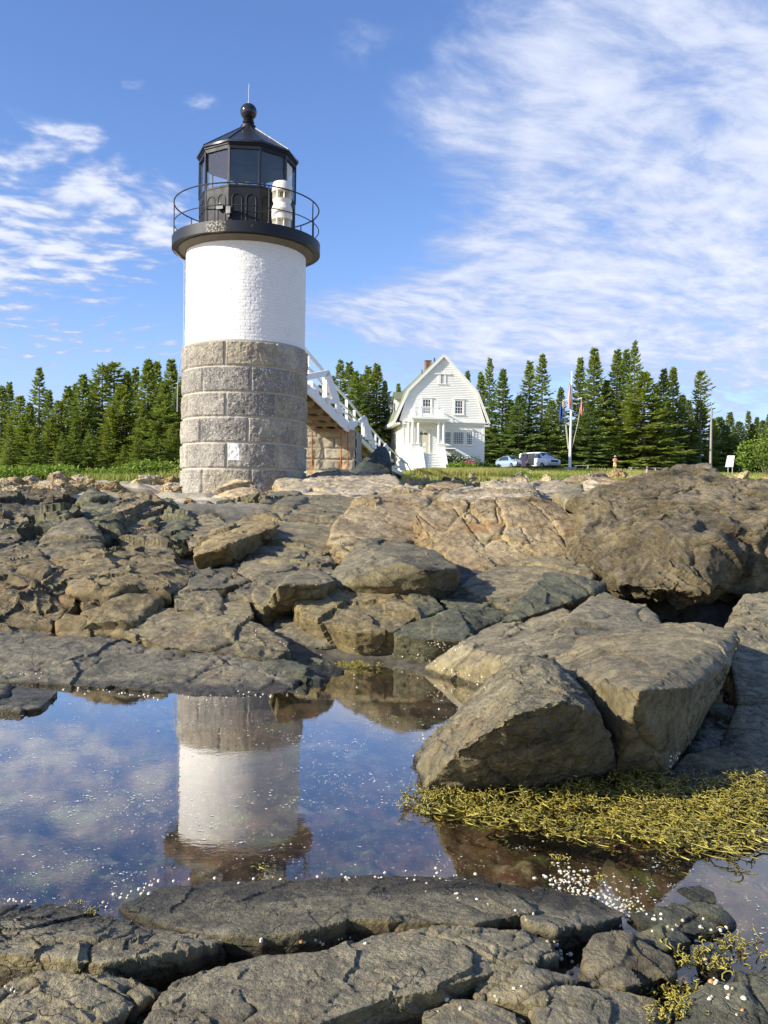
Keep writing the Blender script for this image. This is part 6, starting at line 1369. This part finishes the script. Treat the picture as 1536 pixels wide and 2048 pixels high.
# ------------------------------------------------------------------ cars
M['tyre'] = simple('tyre_rubber', (.02, .02, .02), .8); M['rim'] = simple('alloy_rim', (.5, .5, .52), .3, .1, metal=.8); M['carglass'] = simple('car_glass', (.03, .05, .07), .06, .1)
def car(name, px, pyb, Y, yaw, st, paint, label, wh, L, Wd, win, grille, cat, van=False):
    c = W(px, pyb, Y); g = gz(c.x, Y); e = empty(name, (c.x, Y, g+.03), yaw); tag(e, label, cat)
    V = []; Fc = []
    for (x, zl, zb, zt, hw, ht) in st:
        ring = [(-hw*.93, zl), (-hw, zl+.2), (-hw, zb-.08), (-hw*.965, zb), (-ht, zt-.05), (-ht*.86, zt), (0, zt+.03), (ht*.86, zt), (ht, zt-.05), (hw*.965, zb), (hw, zb-.08), (hw, zl+.2), (hw*.93, zl)]
        V += [(x, y_, z_) for y_, z_ in ring]
    nr = 13
    for i in range(len(st)-1):
        for k in range(nr): Fc.append((i*nr+k, i*nr+(k+1) % nr, (i+1)*nr+(k+1) % nr, (i+1)*nr+k))
    Fc.append(tuple(range(nr))); Fc.append(tuple(range((len(st)-1)*nr, len(st)*nr)))
    mb = MB(); mb.add(V, Fc, True); body = mb.build('body', paint, e)
    for name_, poly_, mt_ in win(st):
        q_ = MB(); q_.add(poly_, [tuple(range(len(poly_)))]); sm = q_.build(name_, mt_, e); md = sm.modifiers.new('t', 'SOLIDIFY'); md.thickness = .02; md.offset = 1
    for x in wh:
        for sy in (-1, 1):
            wl = empty('wheel', (x, sy*(Wd/2-.1), .33)); wl.parent = e; wl.rotation_euler = (math.pi/2, 0, 0)
            mb = MB(); mb.lathe([(.20, -.11), (.31, -.11), (.335, -.07), (.335, .07), (.31, .11), (.20, .11)], n=22); mb.build('tyre', M['tyre'], wl)
            mb = MB(); mb.lathe([(0, -.10), (.2, -.11), (.2, .11), (0, .10)], n=18)
            for k in range(5):
                a = k*1.257; mb.bar((0, 0, .115*-sy), (.19*math.cos(a), .19*math.sin(a), .115*-sy), .05, .02)
            mb.build('rim', M['rim'], wl)
    xf = st[-1][0]; hw = Wd/2
    for (nm, y0, y1, z0, z1, mt_) in grille:
        mb = MB(); mb.box(xf-.10, xf+.025, y0, y1, z0, z1); mb.build(nm, mt_, e, bevel=.02)
    return e
lampm = simple('headlamp_glass', (.75, .76, .78), .1); platem = simple('number_plate', (.7, .7, .66), .5); blk = simple('black_plastic', (.02, .02, .022), .5)
blue = simple('pale_blue_car_paint', (.40, .50, .62), .22, .03, metal=.35, spec=.6); whitec = simple('white_car_paint', (.74, .75, .75), .25, .03)
stp = [(-2.2, .42, .85, 1.02, .78, .62), (-2.1, .30, .92, 1.18, .84, .66), (-1.5, .24, .95, 1.36, .87, .66), (-.6, .22, .95, 1.50, .875, .64), (.1, .22, .94, 1.50, .875, .63), (.55, .22, .93, 1.36, .875, .66), (1.15, .22, .90, 1.04, .87, .72), (1.7, .24, .82, .90, .86, .70), (2.1, .28, .68, .74, .80, .62), (2.25, .36, .58, .62, .70, .50)]
def win1(st):
    o = []
    for s_ in (-1, 1):
        y = lambda a: s_*a
        o.append(('side_window', [(-1.45, y(.865), .98), (-.35, y(.87), .97), (-.35, y(.675), 1.43), (-1.3, y(.70), 1.34)], M['carglass']))
        o.append(('side_window', [(-.28, y(.87), .97), (.75, y(.87), .96), (.30, y(.69), 1.40), (-.28, y(.675), 1.43)], M['carglass']))
    o.append(('windscreen', [(1.12, -.66, 1.055), (1.12, .66, 1.055), (.42, .58, 1.45), (.42, -.58, 1.45)], M['carglass']))
    return o
gr1 = [('headlight', -.74, -.42, .60, .76, lampm), ('headlight', .42, .74, .60, .76, lampm), ('grille', -.45, .45, .36, .47, blk), ('number_plate', -.26, .26, .49, .60, platem), ('fog_lamp', -.68, -.5, .36, .46, blk), ('fog_lamp', .5, .68, .36, .46, blk)]
car('parked_car', 1022, 936, 104, R(-66), stp, blue, 'pale blue hatchback parked beside the white van', (-1.35, 1.4), 4.5, 1.75, win1, gr1, 'car')
stv = [(-2.5, .35, 1.1, 1.80, .95, .80), (-2.4, .30, 1.12, 1.86, .98, .82), (-1.0, .28, 1.12, 1.90, 1.0, .82), (.5, .28, 1.12, 1.88, 1.0, .82), (.95, .28, 1.12, 1.80, 1.0, .82), (1.65, .28, 1.12, 1.20, 1.0, .86), (2.2, .30, 1.06, 1.12, .98, .84), (2.5, .34, .98, 1.02, .93, .78), (2.58, .40, .90, .94, .88, .72)]
def win2(st):
    o = []
    for s_ in (-1, 1):
        y = lambda a: s_*a
        o.append(('side_window', [(-2.2, y(.99), 1.18), (-.95, y(.99), 1.18), (-.95, y(.85), 1.74), (-2.1, y(.85), 1.74)], M['carglass']))
        o.append(('side_window', [(.35, y(1.0), 1.18), (1.45, y(.99), 1.18), (.98, y(.86), 1.70), (.35, y(.85), 1.72)], M['carglass']))
    o.append(('door_opening', [(-.85, -1.012, .42), (.28, -1.012, .42), (.28, -1.0, 1.15), (.28, -.86, 1.76), (-.85, -.86, 1.76), (-.85, -1.0, 1.15)], blk))
    o.append(('windscreen', [(1.62, -.76, 1.21), (1.62, .76, 1.21), (1.00, .72, 1.80), (1.00, -.72, 1.80)], M['carglass']))
    return o
gr2 = [('headlight', -.86, -.58, .70, .92, lampm), ('headlight', .58, .86, .70, .92, lampm), ('grille', -.54, .54, .66, .92, blk), ('emblem', -.13, .13, .76, .83, lampm), ('bumper', -.9, .9, .42, .60, simple('grey_bumper', (.35, .36, .36), .4))]
van = car('parked_van', 1078, 937, 103, R(-58), stv, whitec, 'white van parked on the lawn with its dark side door opening showing', (-1.6, 1.6), 5.1, 2.0, win2, gr2, 'van')
# the raised dark awning-like open door beside the pink-dressed person
mb = MB(); mb.box(-1.75, -.9, -1.10, -1.03, .40, 1.80); mb.build('sliding_door', simple('dark_door', (.03, .035, .05), .3), van, bevel=.03)

# ------------------------------------------------------------------ people
def skin_mesh(name, verts, edges, radii, sub=2):
    me = bpy.data.meshes.new(name); me.from_pydata(verts, edges, []); o = bpy.data.objects.new(name, me); COL.objects.link(o)
    md = o.modifiers.new('skin', 'SKIN'); md.use_smooth_shade = True
    for i, r_ in enumerate(radii): me.skin_vertices[0].data[i].radius = (r_, r_) if not isinstance(r_, tuple) else r_
    me.skin_vertices[0].data[0].use_root = True
    s2 = o.modifiers.new('sub', 'SUBSURF'); s2.levels = sub; s2.render_levels = sub
    m2 = bpy.data.meshes.new_from_object(o.evaluated_get(bpy.context.evaluated_depsgraph_get())); bpy.data.objects.remove(o); m2.polygons.foreach_set('use_smooth', [True]*len(m2.polygons)); m2.name = name; return m2
M['skin'] = simple('skin', (.52, .30, .20), .5, .08, 8)
def person(px, pyb, Y, yaw, H, pose, label, parts):
    c = W(px, pyb, Y); g = gz(c.x, Y); e = empty('person', (c.x, Y, g), yaw); tag(e, label, 'person'); k = H/1.70
    V = [(0, 0, .93), (0, .01, 1.10), (0, .01, 1.32), (0, 0, 1.44), (0, -.01, 1.50), (0, -.015, 1.56), (0, -.02, 1.62), (0, -.01, 1.69)]
    Rd = [(.15, .11), (.125, .095), (.15, .10), (.10, .07), (.05, .05), (.062, .075), (.078, .095), (.055, .065)]
    E = [(i, i+1) for i in range(7)]
    def chain(root, pts):
        pr_ = root
        for p_, r_ in pts: V.append(p_); Rd.append(r_); E.append((pr_, len(V)-1)); pr_ = len(V)-1
        return pr_
    for s_ in (-1, 1):
        st_p = pose.get('leg', (0, 0))[0 if s_ < 0 else 1]
        chain(0, [((s_*.095, 0, .84), .085), ((s_*.10, st_p*.5-.01, .48), .055), ((s_*.10, st_p, .10), .036), ((s_*.105, st_p-.06, .045), .036), ((s_*.11, st_p-.17, .03), .028)])
        arm = pose['arms'][0 if s_ < 0 else 1]
        w_ = chain(3, [((s_*.165, 0, 1.40), .052)] + [((s_*a[0], a[1], a[2]), r_) for a, r_ in zip(arm, (.036, .024))])
        hx = Vector((s_*arm[1][0], arm[1][1], arm[1][2])); dr = (hx-Vector((s_*arm[0][0], arm[0][1], arm[0][2]))).normalized(); sd_ = dr.orthogonal().normalized(); up_ = dr.cross(sd_)
        pm = chain(w_, [(tuple(hx+dr*.07), (.030, .018))])
        for f_ in range(4): b0 = hx+dr*.085+sd_*(f_-1.5)*.019; ln = (.065, .075, .072, .055)[f_]; chain(pm, [(tuple(b0), .009), (tuple(b0+dr*ln*.55+up_*.008), .0085), (tuple(b0+dr*ln+up_*.025), .007)])
        chain(w_, [(tuple(hx+dr*.03+sd_*.035), .010), (tuple(hx+dr*.06+sd_*.052+up_*.01), .009)])
    V = [tuple(Vector(v_)*k) for v_ in V]; Rd = [(r_*k, r_*k) if not isinstance(r_, tuple) else (r_[0]*k, r_[1]*k) for r_ in Rd]
    me = skin_mesh('body', V, E, Rd, 1); link('body', me, e, M['skin'])
    mb = MB()
    for s_ in (-1, 1): mb.lathe([(0, -.008), (.010, 0), (0, .008)], s_*.03, -.105, 8)
    mb.v = [(x*k, y*k, (z+1.615)*k) for x, y, z in mb.v]; mb.build('eyes', simple('eye', (.03, .02, .02), .3), e)
    mb = MB(); mb.prism([(-.014, -.10, 1.575), (.014, -.10, 1.575), (0, -.105, 1.625)], (0, -.022, -.004)); mb.v = [(x*k, y*k, z*k) for x, y, z in mb.v]; mb.build('nose', M['skin'], e)
    for nm, mk, fn in parts:
        mb = MB(); fn(mb); mb.v = [(x*k, y*k, z*k) for x, y, z in mb.v]; mb.build(nm, mk, e)
    return e
def dress(mb):
    mb.lathe([(.17, 1.42), (.19, 1.36), (.175, 1.2), (.155, 1.05), (.21, .85), (.26, .55), (.29, .32), (.27, .33), (.18, .86)], n=20)
    mb.v = [(x, y*.72, z+.01*math.sin(9*math.atan2(y, x))*(1.4-z)) for x, y, z in mb.v]
def hat(mb): mb.lathe([(.20, 1.66), (.19, 1.675), (.105, 1.68), (.10, 1.76), (.06, 1.79), (0, 1.795)], 0, -.01, n=18)
def hair(mb): mb.lathe([(.06, 1.46), (.10, 1.55), (.105, 1.63), (.09, 1.70), (.04, 1.735), (0, 1.74)], 0, .025, n=16)
def shirt(mb):
    mb.lathe([(.165, .92), (.17, 1.1), (.19, 1.33), (.155, 1.42), (.07, 1.46)], n=20); mb.v = [(x, y*.75, z) for x, y, z in mb.v]
    for s_ in (-1, 1): mb.tube([(s_*.15, 0, 1.40), (s_*.21, .0, 1.28), (s_*.235, -.02, 1.18)], [.07, .062, .058], 10)
def shorts(mb):
    mb.lathe([(.17, .97), (.18, .88), (.175, .80)], n=18)
    for s_ in (-1, 1): mb.tube([(s_*.09, 0, .86), (s_*.10, 0, .70), (s_*.105, 0, .52)], [.105, .10, .10], 12)
def pack(mb):
    mb.box(-.15, .15, .11, .27, 1.02, 1.40); mb.box(-.11, .11, .27, .32, 1.06, 1.22)
    for s_ in (-1, 1): mb.tube([(s_*.10, .12, 1.40), (s_*.11, -.10, 1.42), (s_*.11, -.14, 1.25), (s_*.12, .10, 1.05)], .018, 6)
def shoes(mb):
    for s_ in (-1, 1): mb.tube([(s_*.105, .04, .05), (s_*.105, -.06, .05), (s_*.11, -.17, .035)], [.045, .05, .038], 8)
pink = simple('pink_print', (.70, .33, .30), .8, .25, 14); straw = simple('pale_hat', (.75, .68, .58), .8); yellow = simple('yellow_cloth', (.72, .60, .20), .8); brownh = simple('brown_hair', (.10, .06, .03), .7); coral = simple('coral_backpack', (.55, .16, .13), .7); greyp = simple('dark_shoes', (.05, .05, .05), .7)
person(1046.5, 939.5, 101, R(10), 1.72, dict(arms=(((.27, -.03, 1.16), (.25, -.14, .95)), ((.26, -.03, 1.60), (.22, -.05, 1.86))), leg=(-.02, .04)), 'person in a pink dress and pale hat by the van, one arm raised', [('dress', pink, dress), ('hair', brownh, hair), ('hat', straw, hat), ('shoes', greyp, shoes)])
person(1230, 938.5, 100, R(170), 1.60, dict(arms=(((.22, -.05, 1.18), (.16, -.20, 1.08)), ((.22, -.05, 1.18), (.16, -.20, 1.08))), leg=(-.05, .05)), 'person in yellow shorts with a coral backpack standing on the lawn', [('shirt', simple('pale_pink_shirt', (.66, .40, .34), .8), shirt), ('shorts', yellow, shorts), ('backpack', coral, pack), ('hair', brownh, hair), ('cap', straw, hat), ('shoes', greyp, shoes)])
person(1294, 962, 66, R(35), .86, dict(arms=(((.21, -.05, 1.20), (.17, -.20, 1.12)), ((.21, -.05, 1.20), (.17, -.20, 1.12))), leg=(0, 0)), 'small child in a pink hat half hidden behind the layered outcrop', [('shirt', simple('lilac_shirt', (.62, .45, .50), .8), shirt), ('shorts', simple('pink_shorts', (.6, .3, .35), .8), shorts), ('hair', brownh, hair), ('hat', simple('pink_hat', (.65, .35, .36), .8), hat)])

# ------------------------------------------------------------------ benches, pole, signs
def bench(px0, px1, py, Y, label, mt):
    a = W(px0, py, Y); b_ = W(px1, py, Y); g = gz((a.x+b_.x)/2, Y); e = empty('bench', ((a.x+b_.x)/2, Y, g)); L = b_.x-a.x; zt = max(.42, a.z-g)
    mb = MB(); mb.box(-L/2, L/2, -.22, .22, zt-.06, zt); mb.build('seat', mt, e, bevel=.01)
    for s_ in ([-.4, .4] if L < 3 else [-.45, -.15, .15, .45]):
        mb = MB(); mb.box(s_*L-.07, s_*L+.07, -.18, .18, -.15, zt-.06); mb.build('leg', mt, e)
    tag(e, label, 'bench')
gw = simple('grey_bench_wood', (.42, .40, .34), .8, .2)
bench(1148, 1178, 930.5, 103, 'low grey plank bench beside the flagpole', gw)
bench(1258, 1338, 935, 105, 'long grey bench behind the layered outcrop', simple('pale_bench_wood', (.55, .54, .5), .8, .15))
up_ = W(1421, 938, 108); g = gz(up_.x, 108); tpz = W(1421, 818, 108); e = empty('utility_pole', (up_.x, 108, g)); tag(e, 'weathered utility pole standing before the right-hand spruces', 'utility pole')
mb = MB(); mb.tube([(0, 0, -.5), (.02, 0, tpz.z-g)], [.17, .11], 10); mb.build('post', simple('weathered_pole', (.33, .30, .25), .9, .2, 3), e)
mb = MB(); h = tpz.z-g; mb.tube([(.02, 0, h-.35), (.5, 0, h-.5), (.9, 0, h-.3), (1.3, 0, h-.1)], .02, 5); mb.tube([(-.15, 0, .3), (-.38, 0, h*.5), (-.05, 0, h-.5)], .022, 5); mb.build('wire', blk, e)
mb = MB(); mb.box(-.30, .12, -.34, -.2, .15, 1.0); mb.build('meter_box', simple('white_box', (.75, .76, .76), .5), e)
sg = W(1460, 944, 100); g = gz(sg.x, 100); e = empty('sign_board', (sg.x, 100, g), R(-14)); tag(e, 'white leaning notice board near the right edge', 'sign')
t0 = W(1460, 911, 100).z-g; b0 = W(1460, 934, 100).z-g
mb = MB(); mb.prism([(-.52, 0, b0), (.32, 0, b0+.02), (.48, .05, t0), (-.28, .05, t0)], (0, .05, 0)); mb.build('panel', simple('white_board', (.80, .80, .78), .5), e)
for x_ in (-.2, .25): mb = MB(); mb.box(x_-.04, x_+.04, .06, .14, -.2, t0-.1); mb.build('post', gw, e)
